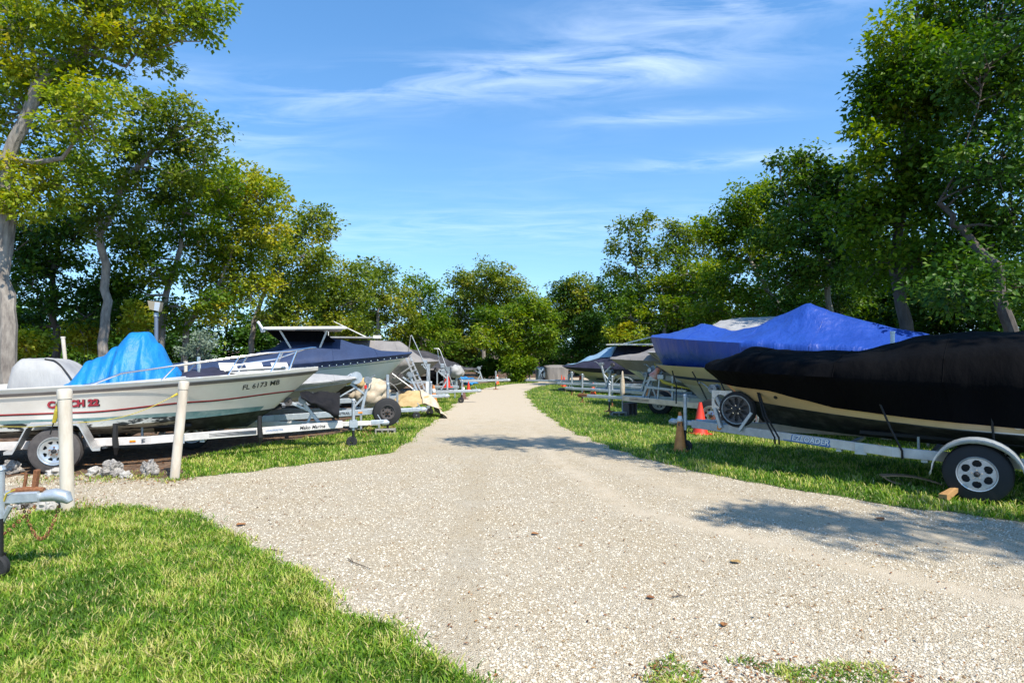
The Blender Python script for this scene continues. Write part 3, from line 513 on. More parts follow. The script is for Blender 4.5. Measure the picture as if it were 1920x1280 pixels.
def bush(label, px, py, Y, rpx, n, leaf, size=.12, **k):
    rr = random.Random(label); X = (px - 960) / FPX * Y; r = rpx / FPX * Y
    lob = [(X + rr.uniform(-1, 1) * r * .7, Y + rr.uniform(-.4, .4), max(.3, EYE - (py - HOR) / FPX * Y + rr.uniform(-1, 1) * r * .7), r * rr.uniform(.4, .6)) for _ in range(n)]
    return tree('shrub', label, 'shrub', (X, Y), [(X, Y, 0), (X, Y, .5), (X, Y, 1.0)], lob, leaf=leaf, size=size, dens=1.1, sub=.28, r0=.04, twigs=True, group='shrubs under the trees', **k)
bush('silvery grey green shrub between the floodlight and the hardtop', 362, 645, 15.5, 32, 6, 'silver', .07)
bush('bright yellow shrub just above the top of the blue tarp', 250, 600, 17, 30, 5, 'yellow', .10, tone=.3)
bush('yellow green shrub behind the white guide pole', 150, 640, 17, 34, 5, 'yellow', .10, tone=.1)
bush('yellow speckled shrub low at the far left edge', 40, 640, 15, 40, 5, 'yellow', .10, tone=.0)
bush('bright lime sapling behind the rod holders of the navy boat', 1162, 625, 27, 22, 6, 'yellow', .12, tone=.2)
bush('green shrub at the foot of the signpost by the bend', 975, 690, 33.5, 26, 6, 'green', .13, tone=.15)
bush('dark shrub left of the signpost under the far trees', 925, 690, 37, 30, 6, 'dark', .14)
# trees beside the photographer, outside the view: they cast the leaf shade on the right half of the drive
def shade_tree(label, X, Y, lobes, **k):
    return tree('broadleaf_tree', label, 'tree', (X, Y), [(X, Y, 0), (X, Y, 3), (X - .5, Y, 6.5), (X - 1, Y, 9)], lobes, leaf='green', size=.14, dens=.8, sub=.5, r0=.22, group='trees beside the viewpoint on the right', **k)
shade_tree('tree just outside the view whose high branch shades the middle of the drive', 9.0, 5.2, [(4.1, 6.4, 9.9, .5), (4.8, 6.35, 9.9, .6), (5.5, 6.3, 10, .6), (6.1, 5.8, 9.9, .5), (6.6, 5.0, 9.8, .55), (7.4, 4.3, 9.8, .6), (8.6, 5.2, 9.4, 1.0), (9.6, 4.6, 9., 1.1)])
shade_tree('tree just outside the view whose leaves dapple the right edge of the drive', 11, -.6, [(7.3, 1.0, 9.7, .55), (8.3, .7, 10, .7), (9.4, .5, 9.8, .8), (10.4, .2, 9.6, .9), (11.6, -.2, 9.4, 1.1), (12.6, .4, 9, 1.2)])

print('LEAVES', NLEAF)
# ---------------------------------------------------------------- boats
class Hull:
    """x=0 at the bow tip and negative towards the stern, y to port, z above the ground"""
    def __init__(s, L, B, zb, zs, kb, k, cb, c, rake=1.1, full=.5, cw=.82, p=.62, flare=1.15):
        s.L, s.B, s.zb, s.zs, s.kb, s.k, s.cb, s.c, s.rake, s.full, s.cw, s.p, s.flare = L, B, zb, zs, kb, k, cb, c, rake, full, cw, p, flare
    def S(s, t, v, side=1):
        u = min(1, t / s.full); ws = s.B / 2 * (1 - (1 - u) ** 2) ** s.p * (1 - .06 * max(0, t - .6) / .4)
        wc = ws * (.45 + (s.cw - .45) * min(1, t / .45)); e = (1 - t)
        zs = s.zs + (s.zb - s.zs) * e ** 1.7; zc = s.c + (s.cb - s.c) * e ** 2.4; zk = s.k + (s.kb - s.k) * e ** 3.2
        if v > 1:
            q = v - 1; y = wc + (ws - wc) * q ** s.flare; z = zc + (zs - zc) * q; xr = (s.rake * .62) * (1 - q) ** 1.0 * e ** 3
        else: y = wc * v; z = zk + (zc - zk) * v; xr = s.rake * (.62 + .38 * (1 - v)) * e ** 3
        return Vector((-s.L * t - xr, y * side, z))
    def ts(s, n): return [(i / n) ** 1.45 for i in range(n + 1)]
    def vz(s, t, z):
        a = s.S(t, 1).z; b = s.S(t, 2).z; return 1 + (z - a) / (b - a)
    def at_x(s, x, z, side=1):
        lo, hi = 0., 1.
        for _ in range(24):
            t = (lo + hi) / 2; v = min(2, max(0, s.vz(t, z)))
            if s.S(t, v).x > x: lo = t
            else: hi = t
        return s.S(t, v, side)
    def side_n(s, x, z, side):
        a = s.at_x(x + .05, z, side); b = s.at_x(x - .05, z, side); c = s.at_x(x, z + .04, side); o = s.at_x(x, z, side); n = (a - b).cross(c - o).normalized()
        return n if n.y * side > 0 else -n

def hull_parts(h, root, m_side, m_bottom, m_stripe=None, rub=None, deck=None, n=54, vb=1.0, inside=True, wl=None):
    ts = h.ts(n); T = MB(); T.grid([[h.S(t, v, 1) for v in (2, 1.75, 1.5, 1.25, 1.0)] for t in ts]); T.grid([[h.S(t, v, -1) for v in (2, 1.75, 1.5, 1.25, 1.0)] for t in ts])
    e = [h.S(1, v, 1) for v in (2, 1.5, 1)] ; f = [h.S(1, v, -1) for v in (1, 1.5, 2)]; T.add(e + f, [(0, 1, 4, 5), (1, 2, 3, 4)])
    hs = T.build('hull_side', m_side, root, smooth=True)
    Bt = MB(); vv = (1.0, .75, .5, .25, 0)
    for sd_ in (1, -1): Bt.grid([[h.S(t, v, sd_) for v in vv] for t in ts])
    Bt.add([h.S(1, 1, 1), h.S(1, 0), h.S(1, 1, -1)], [(0, 1, 2)]); Bt.build('hull_bottom', m_bottom, root, smooth=True)
    if rub:
        Rb = MB()
        for sd_ in (1, -1): Rb.tube([h.S(t, 1.97, sd_) + Vector((.015 if t < .02 else 0, .012 * sd_, 0)) for t in ts], .034, 6)
        Rb.build('rub_rail', rub, root, smooth=True)
    if deck is not None:
        D = MB(); w = .17
        for sd_ in (1, -1):
            rows = []
            for t in ts:
                p = h.S(t, 2, sd_) + Vector((0, min(.03, abs(h.S(t, 2, sd_).y) * .2) * sd_, .05)); q = p.copy(); q.y = max(0, abs(p.y) - w) * sd_; r = q.copy(); r.z -= .03 + .22 * min(1, max(0, t - .25) * 4); q.z += .012; rows.append([h.S(t, 2, sd_), p, q, r])
            D.grid(rows)
        D.build('gunwale', deck, root, smooth=True)
        F = MB(); F.grid([[h.S(t, 1.4, sd_) for sd_ in (1, -1)] for t in ts]); F.build('deck', deck, root)
    return hs
def stripe(h, root, v0, v1, m, name='stripe', off=.004, t0=0, t1=1, sides=(1, -1), n=54):
    B_ = MB()
    for sd_ in sides:
        rows = []
        for i in range(n + 1):
            t = t0 + (t1 - t0) * (i / n) ** 1.45; a = v0(t) if callable(v0) else v0; b = v1(t) if callable(v1) else v1
            o = Vector((off * .5, off * sd_, 0)); kn = [a + (min(b, 1) - a) * j / 3 for j in range(4)] + [max(a, 1) + (b - max(a, 1)) * j / 3 for j in range(4)] if a < 1 < b else [a + (b - a) * j / 7 for j in range(8)]; rows.append([h.S(t, v_, sd_) + o for v_ in kn])
        B_.grid(rows)
    return B_.build(name, m, root, smooth=True)
def interp(tab, t):
    for (a, va), (b, vb) in zip(tab[:-1], tab[1:]):
        if t <= b: q = 0 if b == a else (t - a) / (b - a); q = max(0, q); q = q * q * (3 - 2 * q); return va + (vb - va) * q
    return tab[-1][1]
def lerp_tab(tab, t):
    return float(np.interp(t, [a for a, _ in tab], [v for _, v in tab]))
def cover(h, root, m, ridge, drop, name='cover', p=.85, amp=.018, off=.025, t1=1.0, fold=7., n=60, seed=0, front=.03, hem=True, skirt_out=None, stern=True, sharp=0., linear=False):
    """canvas over the sheer: ridge [(t,z)], drop [(t,v)] how far it hangs down the side"""
    rows = []; ks = 10
    for i in range(n + 1):
        t = t1 * (i / n) ** 1.3; zr = (lerp_tab if linear else interp)(ridge, t); vd = interp(drop, t); row = []
        for sd_ in (1, -1):
            half = []
            for j in range(7):
                v = vd + (2 - vd) * j / 6; pnt = h.S(t, v, sd_); out = off + (interp(skirt_out, t) * (1 - abs(2 * j / 6 - 1)) if skirt_out else 0)
                w = amp * (mnoise.noise((pnt.x * fold, v * 1.2, seed + sd_ * 5)) + .6 * mnoise.noise((pnt.x * fold * 2.3, v * .8, seed + 3)))
                half.append(pnt + Vector((front * (1 - t) ** 8 + 0, (out + w) * sd_, 0)))
            top = h.S(t, 2, sd_) + Vector((front * (1 - t) ** 8, off * .7 * sd_, .02)); yw = abs(top.y)
            for j in range(1, ks + 1):
                u = j / ks; z = top.z + (zr - top.z) * (u ** p); sag = -sharp * math.sin(u * math.pi) * max(0, zr - top.z) * .25
                q = Vector((top.x, yw * (1 - u) * sd_, z + sag)); q.z += amp * 1.3 * mnoise.noise((q.x * 1.9, q.y * 2.5, seed + 11)) + amp * .6 * mnoise.noise((q.x * 5 + q.y * 3, q.y * 1.2, seed + 17)) ; half.append(q)
            row.append(half)
        rows.append(row[0] + row[1][::-1][1:])
    C_ = MB(); C_.grid(rows)
    if stern: k = len(C_.v) - len(rows[0]); C_.f.append(tuple(k + j for j in range(len(rows[0]))))
    o = C_.build(name, m, root, smooth=True); o.data.set_sharp_from_angle(angle=R(75))
    for k in range(1, 6):
        i_ = min(n, int(n * (k / 6.3) ** .8)); Sm = MB(); Sm.tube([Vector(p) + Vector((0, .002 * (1 if p.y > 0 else -1), .003)) for p in rows[i_]], .006, 4, cap=False); Sm.build('seam', m, o)
    if hem:
        H = MB()
        for c in (0, -1): H.tube([r_[c] for r_ in rows[::2]], .012, 5)
        H.build('hem', m, o)
    return o
def drape(root, name, m, outline_fn, nx=26, ny=16, smooth=True):
    g_ = MB(); g_.grid([[outline_fn(i / nx, j / ny) for j in range(ny + 1)] for i in range(nx + 1)]); o = g_.build(name, m, root, smooth=smooth); o.data.set_sharp_from_angle(angle=R(100)); return o

# ---------------------------------------------------------------- wheels and trailers
def wheel(root, c, r, w, side, style='spoke', name='wheel', rimmat='rim', tyre='rubber', rr=.6):
    """side +-1: which way (y) the face looks"""
    c = Vector(c); ax = (0, side, 0); R_ = r * rr
    T = MB(); T.lathe([(R_, -w/2), (R_ + .015, -w*.46), (r*.86, -w*.5), (r*.965, -w*.4), (r*.985, -w*.2), (r, -w*.18), (r, -.012), (r*.985, -.008), (r*.985, .008), (r, .012), (r, w*.18), (r*.985, w*.2), (r*.965, w*.4), (r*.86, w*.5), (R_ + .015, w*.46), (R_, w*.5)], c, ax, 36)
    wh = T.build(name, M[tyre], root, smooth=True)
    L_ = MB(); L_.lathe([(R_ * 1.02, w*.5), (R_ * 1.0, w*.53), (R_ * .95, w*.52), (R_ * .93, w*.42), (R_ * .90, w*.32), (R_*.9, -w*.4), (R_, -w*.5)], c, ax, 32); rim = L_.build('rim', M[rimmat], wh, smooth=True)
    if style == 'solid': nh, rc, a, b = 0, 0, 0, 0
    elif style == 'spoke': nh, rc, a, b = 8, .62, .13, .12
    elif style == 'wide': nh, rc, a, b = 10, .60, .27, .13
    else: nh, rc, a, b = 6, .63, .20, .25
    A, Bq = (180, 24) if style == 'alloy' else (72, 12); vs = []; fs = []; up = Vector((0, 0, 1)); hz = Vector((1, 0, 0)); y0 = w * (.40 if style != 'alloy' else .46)
    for i in range(A):
        th = 2 * math.pi * i / A
        for j in range(Bq + 1):
            rho = R_ * (.12 + .80 * j / Bq); dish = .02 * math.sin(min(1, j / Bq * 1.1) * math.pi); vs.append(c + hz * rho * math.cos(th) + up * rho * math.sin(th) + Vector((0, side * (y0 - (.0 if style == 'alloy' else dish)), 0)))
    for i in range(A):
        for j in range(Bq):
            rho = .12 + .80 * (j + .5) / Bq; th = 2 * math.pi * (i + .5) / A; hole = False
            if nh:
                d = (th * nh / (2 * math.pi)) % 1 - .5; dt = abs(d) * 2 * math.pi / nh * rho; dr = rho - rc
                tw = b * (.55 + .9 * (rho - rc + a) / (2 * a)) if style == 'spoke' else b * .95
                hole = (dr / a) ** 2 + (dt / tw) ** 2 < 1
            if not hole: fs.append((i * (Bq+1) + j, ((i+1) % A) * (Bq+1) + j, ((i+1) % A) * (Bq+1) + j+1, i * (Bq+1) + j+1))
    F = MB(); F.add(vs, fs); F.build('rim_face', M['rubber2' if style == 'wide' else rimmat], wh, solid=.008)
    D = MB(); D.cyl(c + Vector((0, -side * w * .1, 0)), c + Vector((0, side * w * .12, 0)), R_ * .86, n=24); D.build('drum', M['hubdark'], wh)
    Hb = MB(); Hb.cyl(c + Vector((0, side * w * .3, 0)), c + Vector((0, side * w * .62, 0)), R_ * .17, R_ * .15, 16); Hb.cyl(c + Vector((0, side * w * .62, 0)), c + Vector((0, side * w * .66, 0)), R_ * .12, R_ * .06, 12); Hb.build('hub_cap', M['hubdark'], wh, smooth=True)
    for k in range(5):
        a_ = 2 * math.pi * (k + .25) / 5; lr_ = R_ * (.25 if style == 'alloy' else .29); q = c + hz * math.cos(a_) * lr_ + up * math.sin(a_) * lr_; N_ = MB(); N_.cyl(q + Vector((0, side * w * .38, 0)), q + Vector((0, side * w * .54, 0)), R_ * .045, n=6); N_.build('lug_nut', M['ss' if style in ('alloy', 'wide') else 'rust'], wh)
    return wh
def jack(root, x, y, ztop, zb, style='wheel', m_out='galv', r=.032, foot_m='black', z0=0.):
    J = MB(); J.tube([(x, y, zb - .12), (x, y, ztop)], r, 12); j = J.build('jack', M[m_out], root, smooth=True)
    I = MB(); I.tube([(x, y, z0 + .10), (x, y, zb - .1)], r * .78, 12); I.build('inner_tube', M[foot_m], j, smooth=True)
    Cp = MB(); Cp.cyl((x, y, ztop), (x, y, ztop + .03), r * 1.25, r * .9, 12); Cp.tube([(x, y, ztop - .03), (x + .0, y - .12, ztop - .03), (x, y - .12, ztop - .11)], .009, 6); Cp.build('crank', M['galv'], j)
    if style == 'wheel':
        W_ = MB(); W_.lathe([(.03, -.028), (.085, -.03), (.1, -.018), (.1, .018), (.085, .03), (.03, .028)], (x - .03, y, z0 + .1), (0, 1, 0), 20); W_.build('jack_wheel', M['rubber'], j, smooth=True)
        Fk = MB()
        for s_ in (-1, 1): Fk.beam((x, y + s_ * .04, z0 + .2), (x - .03, y + s_ * .04, z0 + .09), .05, .008, (0, 1, 0))
        Fk.build('fork', M[foot_m], j)
    else:
        P_ = MB(); P_.box((x, y, z0 + .02), (.2, .2, .02)); P_.cyl((x, y, z0 + .02), (x, y, z0 + .13), r * .8); P_.build('foot_plate', M['rust'], j)
    return j
def fender(root, c, r, w, style, m):
    prof = []
    if style == 'round':
        for k in range(19): a = math.pi * (k / 18) * 1.0; prof.append((math.cos(a) * r * 1.28, math.sin(a) * r * 1.18))
        prof = [(r * 1.34, -.04)] + prof + [(-r * 1.34, -.04)]
    else: prof = [(r * 1.75, .02), (r * 1.45, .02), (r * 1.38, .06), (r * .95, r * 1.12), (r * .85, r * 1.2), (-r * .85, r * 1.2), (-r * .95, r * 1.12), (-r * 1.38, .06), (-r * 1.45, .02), (-r * 1.75, .02)]
    F = MB(); s_ = 1 if c[1] > 0 else -1
    rows = [[(c[0] + a, c[1] + s_ * w * .58, c[2] + b - .045 * (1 if style == 'round' else .8)) for a, b in prof], [(c[0] + a, c[1] + s_ * w * .58, c[2] + b) for a, b in prof], [(c[0] + a * .985, c[1] + s_ * w * .3, c[2] + b * 1.02 + .012) for a, b in prof], [(c[0] + a, c[1] - s_ * w * .6, c[2] + b) for a, b in prof]]
    F.grid(rows); return F.build('fender', m, root, smooth=(style == 'round'), solid=.006)
def trailer(label, loc, ang, zr=.45, W=.95, xa=.3, xb=-2.6, xe=-6.6, xc=1.3, xw=-3.8, r=.33, rh=.11, m='galv', m_t=None, wheels=1, style='spoke', fend='square', mf='whitealu', jx=.5, jtop=.9, jstyle='wheel', jy=0, post=(.15, .5, 1.0), guides=(), bunk_z=None, group='boat trailers parked along the drive', jz0=0, ww=.2, rimmat='rim', tyre='rubber', tongue_z=None, lean=-.35, coupler='galv', rollers=True, rr=.6):
    root = empty('boat_trailer', label, 'boat trailer', (loc[0], loc[1], 0), ang, group); m = M[m]; mt = M[m_t] if m_t else m; tz = tongue_z or zr
    for s_ in (1, -1):
        B_ = MB(); B_.beam((xa, s_ * .05, tz), (xb, s_ * W, zr), .055, rh); B_.beam((xb + .02, s_ * W, zr), (xe, s_ * W, zr), .055, rh); B_.build('side_rail', m, root)
    Tn = MB(); Tn.beam((xa - .7, 0, tz), (xc, 0, tz), .085, .085); Tn.build('tongue', mt, root)
    Cp = MB(); Cp.beam((xc - .16, 0, tz + .015), (xc + .08, 0, tz + .015), .1, .075); Cp.tube([(xc + .04, 0, tz), (xc + .12, 0, tz + .005), (xc + .17, 0, tz - .01)], [.055, .058, .03], 10); Cp.beam((xc + .02, 0, tz + .05), (xc - .04, 0, tz + .15), .03, .015); Cp.build('coupler', M[coupler], root, smooth=True)
    for k, xx in enumerate((xb + .7, xb - .6, xw + .55, xw - .9)):
        wv = W * min(1, (xa - xx) / (xa - xb)); Cr = MB(); Cr.beam((xx, -wv, zr - rh * .6), (xx, wv, zr - rh * .6), .07, .05); Cr.build('crossmember', M['galv'], root)
    Ax = MB()
    for k in range(wheels): Ax.beam((xw - k * .8, -W - .1, r), (xw - k * .8, W + .1, r), .05, .05)
    Ax.build('axle', M['galv'], root)
    for k in range(wheels):
        for s_ in (1, -1): wheel(root, (xw - k * .8, s_ * (W + .2), r), r, ww, s_, style, rimmat=rimmat, tyre=tyre, rr=rr)
    if fend:
        for s_ in (1, -1): fender(root, (xw - (wheels - 1) * .4, s_ * (W + .2), r), r * (1 if wheels == 1 else 1.55), ww * 1.15, fend, M[mf])
    bz = bunk_z or zr + .16
    for s_ in (1, -1):
        Bk = MB(); Bk.beam((xb + .5, s_ * .42, bz), (xe + .2, s_ * .5, bz), .1, .05); Bk.build('bunk', M['carpet'], root)
        for xx in (xb - .2, xw + .1, xe + .5): Sp = MB(); Sp.beam((xx, s_ * .46, zr - rh * .6), (xx, s_ * .46, bz), .05, .03); Sp.build('bunk_bracket', M['galv'], root)
        for xx in (xb + .4, xb - .9): Ub = MB(); Ub.box((xx, s_ * (W * min(1, (xa - xx) / (xa - xb)) + .04), zr - .01), (.14, .012, rh * 1.25)); Ub.build('clamp_plate', M['galv'], root)
    if post:
        px_, ph, rz_ = post; P_ = MB(); P_.beam((px_, 0, tz), (px_ + lean * ph, 0, tz + ph), .075, .06, (1, 0, 0)); wp_ = P_.build('winch_post', M['galv'], root)
        A_ = MB(); A_.beam((px_ + lean * ph * .55, 0, tz + ph * .6), (px_ - .35 + lean * ph * .6, 0, tz + ph * 1.02), .05, .05, (1, 0, 0)); A_.beam((px_ - .25, 0, tz), (px_ + lean * ph * .5, 0, tz + ph * .55), .045, .045, (1, 0, 0)); A_.build('bow_arm', M['galv'], wp_)
        W_ = MB(); cx = px_ + lean * ph; W_.cyl((cx, -.07, tz + ph + .05), (cx, .07, tz + ph + .05), .05, n=20); W_.cyl((cx, -.1, tz + ph + .05), (cx, -.085, tz + ph + .05), .075, n=20); W_.cyl((cx, .085, tz + ph + .05), (cx, .1, tz + ph + .05), .075, n=20); W_.tube([(cx, .1, tz + ph + .05), (cx + .02, .15, tz + ph + .05), (cx + .17, .15, tz + ph + .15), (cx + .17, .25, tz + ph + .15)], .012, 6); W_.build('winch', M['darkgalv'], wp_, smooth=True)
        if rollers:
            Rl = MB(); q = (px_ - .37 + lean * ph * .6, 0, tz + ph * 1.04); Rl.lathe([(.015, -.06), (.07, -.06), (.045, 0), (.07, .06), (.015, .06)], q, (0, 1, 0), 18); Rl.build('bow_roller', M['yellow' if rollers == 'yellow' else 'rubber2'], wp_, smooth=True)
    jack(root, jx, jy, jtop, tz, jstyle, z0=jz0)
    for (gx, gy, gh, mm, ln) in guides:
        G_ = MB(); G_.tube([(gx, gy * .9, zr), (gx, gy, zr + .02), (gx + ln, gy, gh)], .032, 10); G_.cyl((gx + ln, gy, gh), (gx + ln, gy, gh + .03), .037); G_.build('guide_post', M[mm], root, smooth=True)
    return root
def rail_pt(x, W, xa, xb, zr, side, tz=None):
    if x < xb: return Vector((x, side * (W + .03), zr))
    f = (xa - x) / (xa - xb); return Vector((x, side * (.05 + (W - .05) * f + .031), zr if tz is None else tz + (zr - tz) * f))

def cone(label, px, py, h, m, bands=(), group='traffic cones along the drive', z=0, Y=None, tilt=0, r=None, holes=False):
    if Y is None: X, Y = ground_at(px, py)
    else: X = (px - 960) / FPX * Y
    root = empty('traffic_cone', label, 'traffic cone', (X, Y, z), random.Random(label).uniform(0, 1.5), group); r = r or h * .2
    B_ = MB(); s_ = r * 2.55; B_.box((0, 0, .015), (s_, s_, .03)); B_.build('base', M[m], root)
    P_ = MB(); P_.lathe([(r * 1.08, .03), (r, .05), (r * .22 + .004, h - .03), (r * .2, h), (r * .1, h)], (0, 0, 0), (0, 0, 1), 24); P_.build('cone_body', M[m], root, smooth=True)
    for a, b in bands:
        ra = r + (r * .22 - r) * (a * h - .05) / (h - .08); rb = r + (r * .22 - r) * (b * h - .05) / (h - .08)
        K = MB(); K.lathe([(ra + .004, a * h), (rb + .004, b * h)], (0, 0, 0), (0, 0, 1), 24); K.build('reflective_band', M['white'], root, smooth=True, solid=.002)
    root.rotation_euler.x = tilt; return root
def block(label, X, Y, rz, size=(.4, .2, .2), m='concrete', z=0, holes=3, up=True, face='front'):
    """hollow concrete block; cells open along the vertical, or towards the viewer when laid on its side"""
    root = empty('concrete_block', label, 'concrete block', (X, Y, z), rz, 'concrete blocks propping trailers'); L_, D, H = size; B_ = MB(); t = .03
    if up:
        B_.box((0, -D/2 + t/2, H/2), (L_, t, H)); B_.box((0, D/2 - t/2, H/2), (L_, t, H)); k = holes + 1
        for i in range(k): B_.box((-L_/2 + t/2 + (L_ - t) * i / (k - 1), 0, H/2), (t, D - 2*t - .002, H - .004))
    else:
        B_.box((0, 0, t/2), (L_, D, t)); B_.box((0, 0, H - t/2), (L_, D, t)); k = holes + 1
        for i in range(k): B_.box((-L_/2 + t/2 + (L_ - t) * i / (k - 1), 0, H/2), (t, D - .004, H - 2*t + .002))
        B_.box((0, D/2 - .06, H/2), (L_ - .01, .02, H - .02))
    B_.build('block_body', M[m], root); return root

def boat_root(label, bow, ang, cat='boat', name='motor_boat'): return empty(name, label, cat, (bow[0], bow[1], 0), ang, 'boats stored on trailers')
def frame(bow, ang): c, s = math.cos(ang), math.sin(ang); return lambda x, y: (bow[0] + c*x - s*y, bow[1] + s*x + c*y)

# ---- 1 white open boat with blue tarp, nearest on the left
A1 = R(18.4); B1 = (-3.52, 11.14)
h1 = Hull(6.7, 2.25, 1.43, 1.12, .44, .40, .76, .60, rake=1.2)
b = boat_root('white open fishing boat with peeling hull, bow rail and red stripe, nearest on the left', B1, A1)
hs1 = hull_parts(h1, b, M['gelold'], M['scrape'], deck=M['gel'])
stripe(h1, b, 1.90, 1.985, M['rubrail'], 'rub_rail', off=.022)
stripe(h1, b, lambda t: h1.vz(t, interp([(0, 1.06), (.25, .96), (.5, .86), (1, .83)], t)), lambda t: h1.vz(t, interp([(0, 1.075), (.25, .975), (.5, .875), (1, .845)], t)), M['red'], 'red_stripe')
stripe(h1, b, lambda t: h1.vz(t, interp([(0, 1.045), (.25, .945), (.5, .845), (1, .815)], t)), lambda t: h1.vz(t, interp([(0, 1.06), (.25, .96), (.5, .86), (1, .83)], t)), M['ink'], 'black_stripe')
stripe(h1, b, 1.0, lambda t: h1.vz(t, interp([(0, .82), (.3, .80), (.5, .775), (1, .755)], t)), M['teal'], 'boot_stripe', t0=.05)
stripe(h1, b, .45, lambda t: h1.vz(t, interp([(0, .76), (.3, .74), (.5, .725), (1, .70)], t)), M['scrape'], 'peeling_bottom_paint', off=.009, t0=.28)
stripe(h1, b, 0.02, 1.0, M['bottom'], 'dark_bottom_paint', off=.006, t0=.0, t1=.34)
for txt, xx, zz_, sz, mm, bo, sh in (('CATCH 22', -3.46, .993, .137, 'ink', .0095, .1), ('CATCH 22', -3.47, 1.0, .135, 'inkred', .007, .1), ('FL 6173 MB', -.93, 1.205, .115, 'ink', .0015, .25)):
    me = text_mesh(txt, sz, shear=sh, bold=bo, spacing=1.02)
    bm = bmesh.new(); bm.from_mesh(me); bmesh.ops.triangulate(bm, faces=bm.faces); bm.to_mesh(me); bm.free()
    nn = h1.side_n(xx, zz_, -1); sl = .035 if xx < -3 else .13
    for v_ in me.vertices:
        p = h1.at_x(xx + v_.co.x, zz_ + v_.co.y + v_.co.x * sl, -1); v_.co = p + nn * (.008 if mm == 'inkred' else .0055 if xx < -3 else .008)
    me.materials.clear(); link('lettering', me, M[mm], b)
Rl = MB()                                                               # bow rail
def railp(x, dz, inset=.1, side=-1): p = h1.at_x(x, h1.S(min(1, max(0, -x / h1.L)), 2).z - .01, side); return Vector((x, (abs(p.y) - inset) * side, h1.S(-x / h1.L, 2).z + dz))
for s_ in (-1, 1):
    top = [railp(-3.35, .05, .1, s_), railp(-3.2, .07, .1, s_), railp(-2.85, .2, .1, s_), railp(-2.2, .26, .1, s_), railp(-1.4, .33, .1, s_), railp(-.85, .37, .1, s_), railp(-.45, .38, .06, s_), Vector((-.12, .06 * s_, 1.43 + .40)), Vector((-.04, 0, 1.43 + .40))]
    Rl.tube(top, .016, 8); Rl.tube([railp(-3.35, .05, .08, s_), railp(-2.0, .08, .1, s_)], .012, 6); Rl.tube([railp(-1.35, .2, .1, s_), railp(-.7, .26, .1, s_), Vector((-.25, .08 * s_, 1.43 + .37))], .012, 6)
    for x0_, x1_, hh_ in ((-2.15, -2.35, .255), (-1.25, -1.42, .34), (-.62, -.78, .37), (-.36, -.5, .385)):
        a_ = railp(x0_, hh_, .1, s_); c_ = railp(x1_, .03, .1, s_); Rl.tube([a_, c_], .014, 6); 
Rl.build('bow_rail', M['ss'], b, smooth=True)
Fd = MB(); Fd.grid([[(x_, y_, z_) for y_ in (-.22, 0, .22)] for x_, z_ in ((-1.75, 1.25), (-1.5, 1.44), (-1.05, 1.47), (-.55, 1.49))]); Fd.build('foredeck_hatch', M['gel'], b, smooth=True, solid=.03)
for k in range(3): Sb = MB(); x_ = -.62 - .42 * k; Sb.beam((x_, -.16, 1.44), (x_ - .05, 0, 1.56), .28, .02); Sb.build('fender_board', M['gel'], b)
Cl = MB(); Cl.tube([(-1.9, -.35, 1.28), (-1.9, -.35, 1.68)], .03, 8); Cl.build('rod_tube', M['ss'], b, smooth=True)
def seatcov(u, v):
    x = -4.5 + 1.05 * u; e = 1 - abs(2 * v - 1) ** 9; top = lerp_tab([(0, 1.12), (.07, 1.56), (.14, 1.66), (.30, 1.66), (.55, 1.63), (.64, 1.57), (1, 1.16)], u); y = -.62 + 1.24 * v
    return Vector((x + .03 * mnoise.noise((u*3, v*4, 2)), y * (.9 + .1 * e), 1.0 + (top - 1.0) * e + .02 * mnoise.noise((u*7, v*6, 5))))
o = drape(b, 'seat_cover', M['lightcan'], seatcov)
Pp = MB(); Pp.tube([seatcov(.42 + .5 * k / 12, .22 - .17 * k / 12) + Vector((0, -.014, .014)) for k in range(0, 13)] , .012, 5); Pp.build('cord', M['strap'], o)
tp = empty('tarpaulin', 'bright azure blue tarp thrown over the console of the near white boat', 'tarp', (*frame(B1, A1)(-3.02, 0), 0), A1)
def tarpf(u, v):
    x = -.85 + 1.75 * u; e = 1 - abs(2 * v - 1) ** 2.6; top = interp([(0, 1.22), (.08, 1.38), (.2, 1.62), (.3, 1.70), (.42, 1.86), (.53, 2.10), (.66, 2.08), (.74, 1.94), (.88, 1.52), (1, 1.24)], u); y = -.80 + 1.6 * v; f_ = abs(2 * v - 1)
    w = .07 * mnoise.noise((u * 9, f_ * 1.0, 2)) + .04 * mnoise.noise((u * 21, f_ * 1.3, 7)) + .05 * mnoise.noise((u * 4, v * 5, 1)); s_ = -1 if v < .5 else 1
    return Vector((x + .03 * mnoise.noise((u*5, v*3, 4)), y * (.62 + .38 * (1 - e ** 3) * (.9)) + s_ * w * (.3 + f_), 1.12 + (top - 1.12) * max(0, e) + w * .5 * e))
drape(tp, 'tarp_sheet', M['tarp'], tarpf, 60, 40)
nv = empty('folded_canvas', 'crumpled navy canvas lying on the foredeck of the near white boat', 'canvas', (*frame(B1, A1)(-1.75, -.05), 0), A1)
drape(nv, 'cloth', M['navydark'], lambda u, v: Vector((-.62 + 1.1 * u, -.5 + 1.0 * v, 1.3 + .17 * max(0, math.sin(u * 3.14)) * max(0, math.sin(v * 3.14)) ** .4 + .07 * mnoise.noise((u * 5, v * 4, 9)))), 28, 18)
zr1 = .40
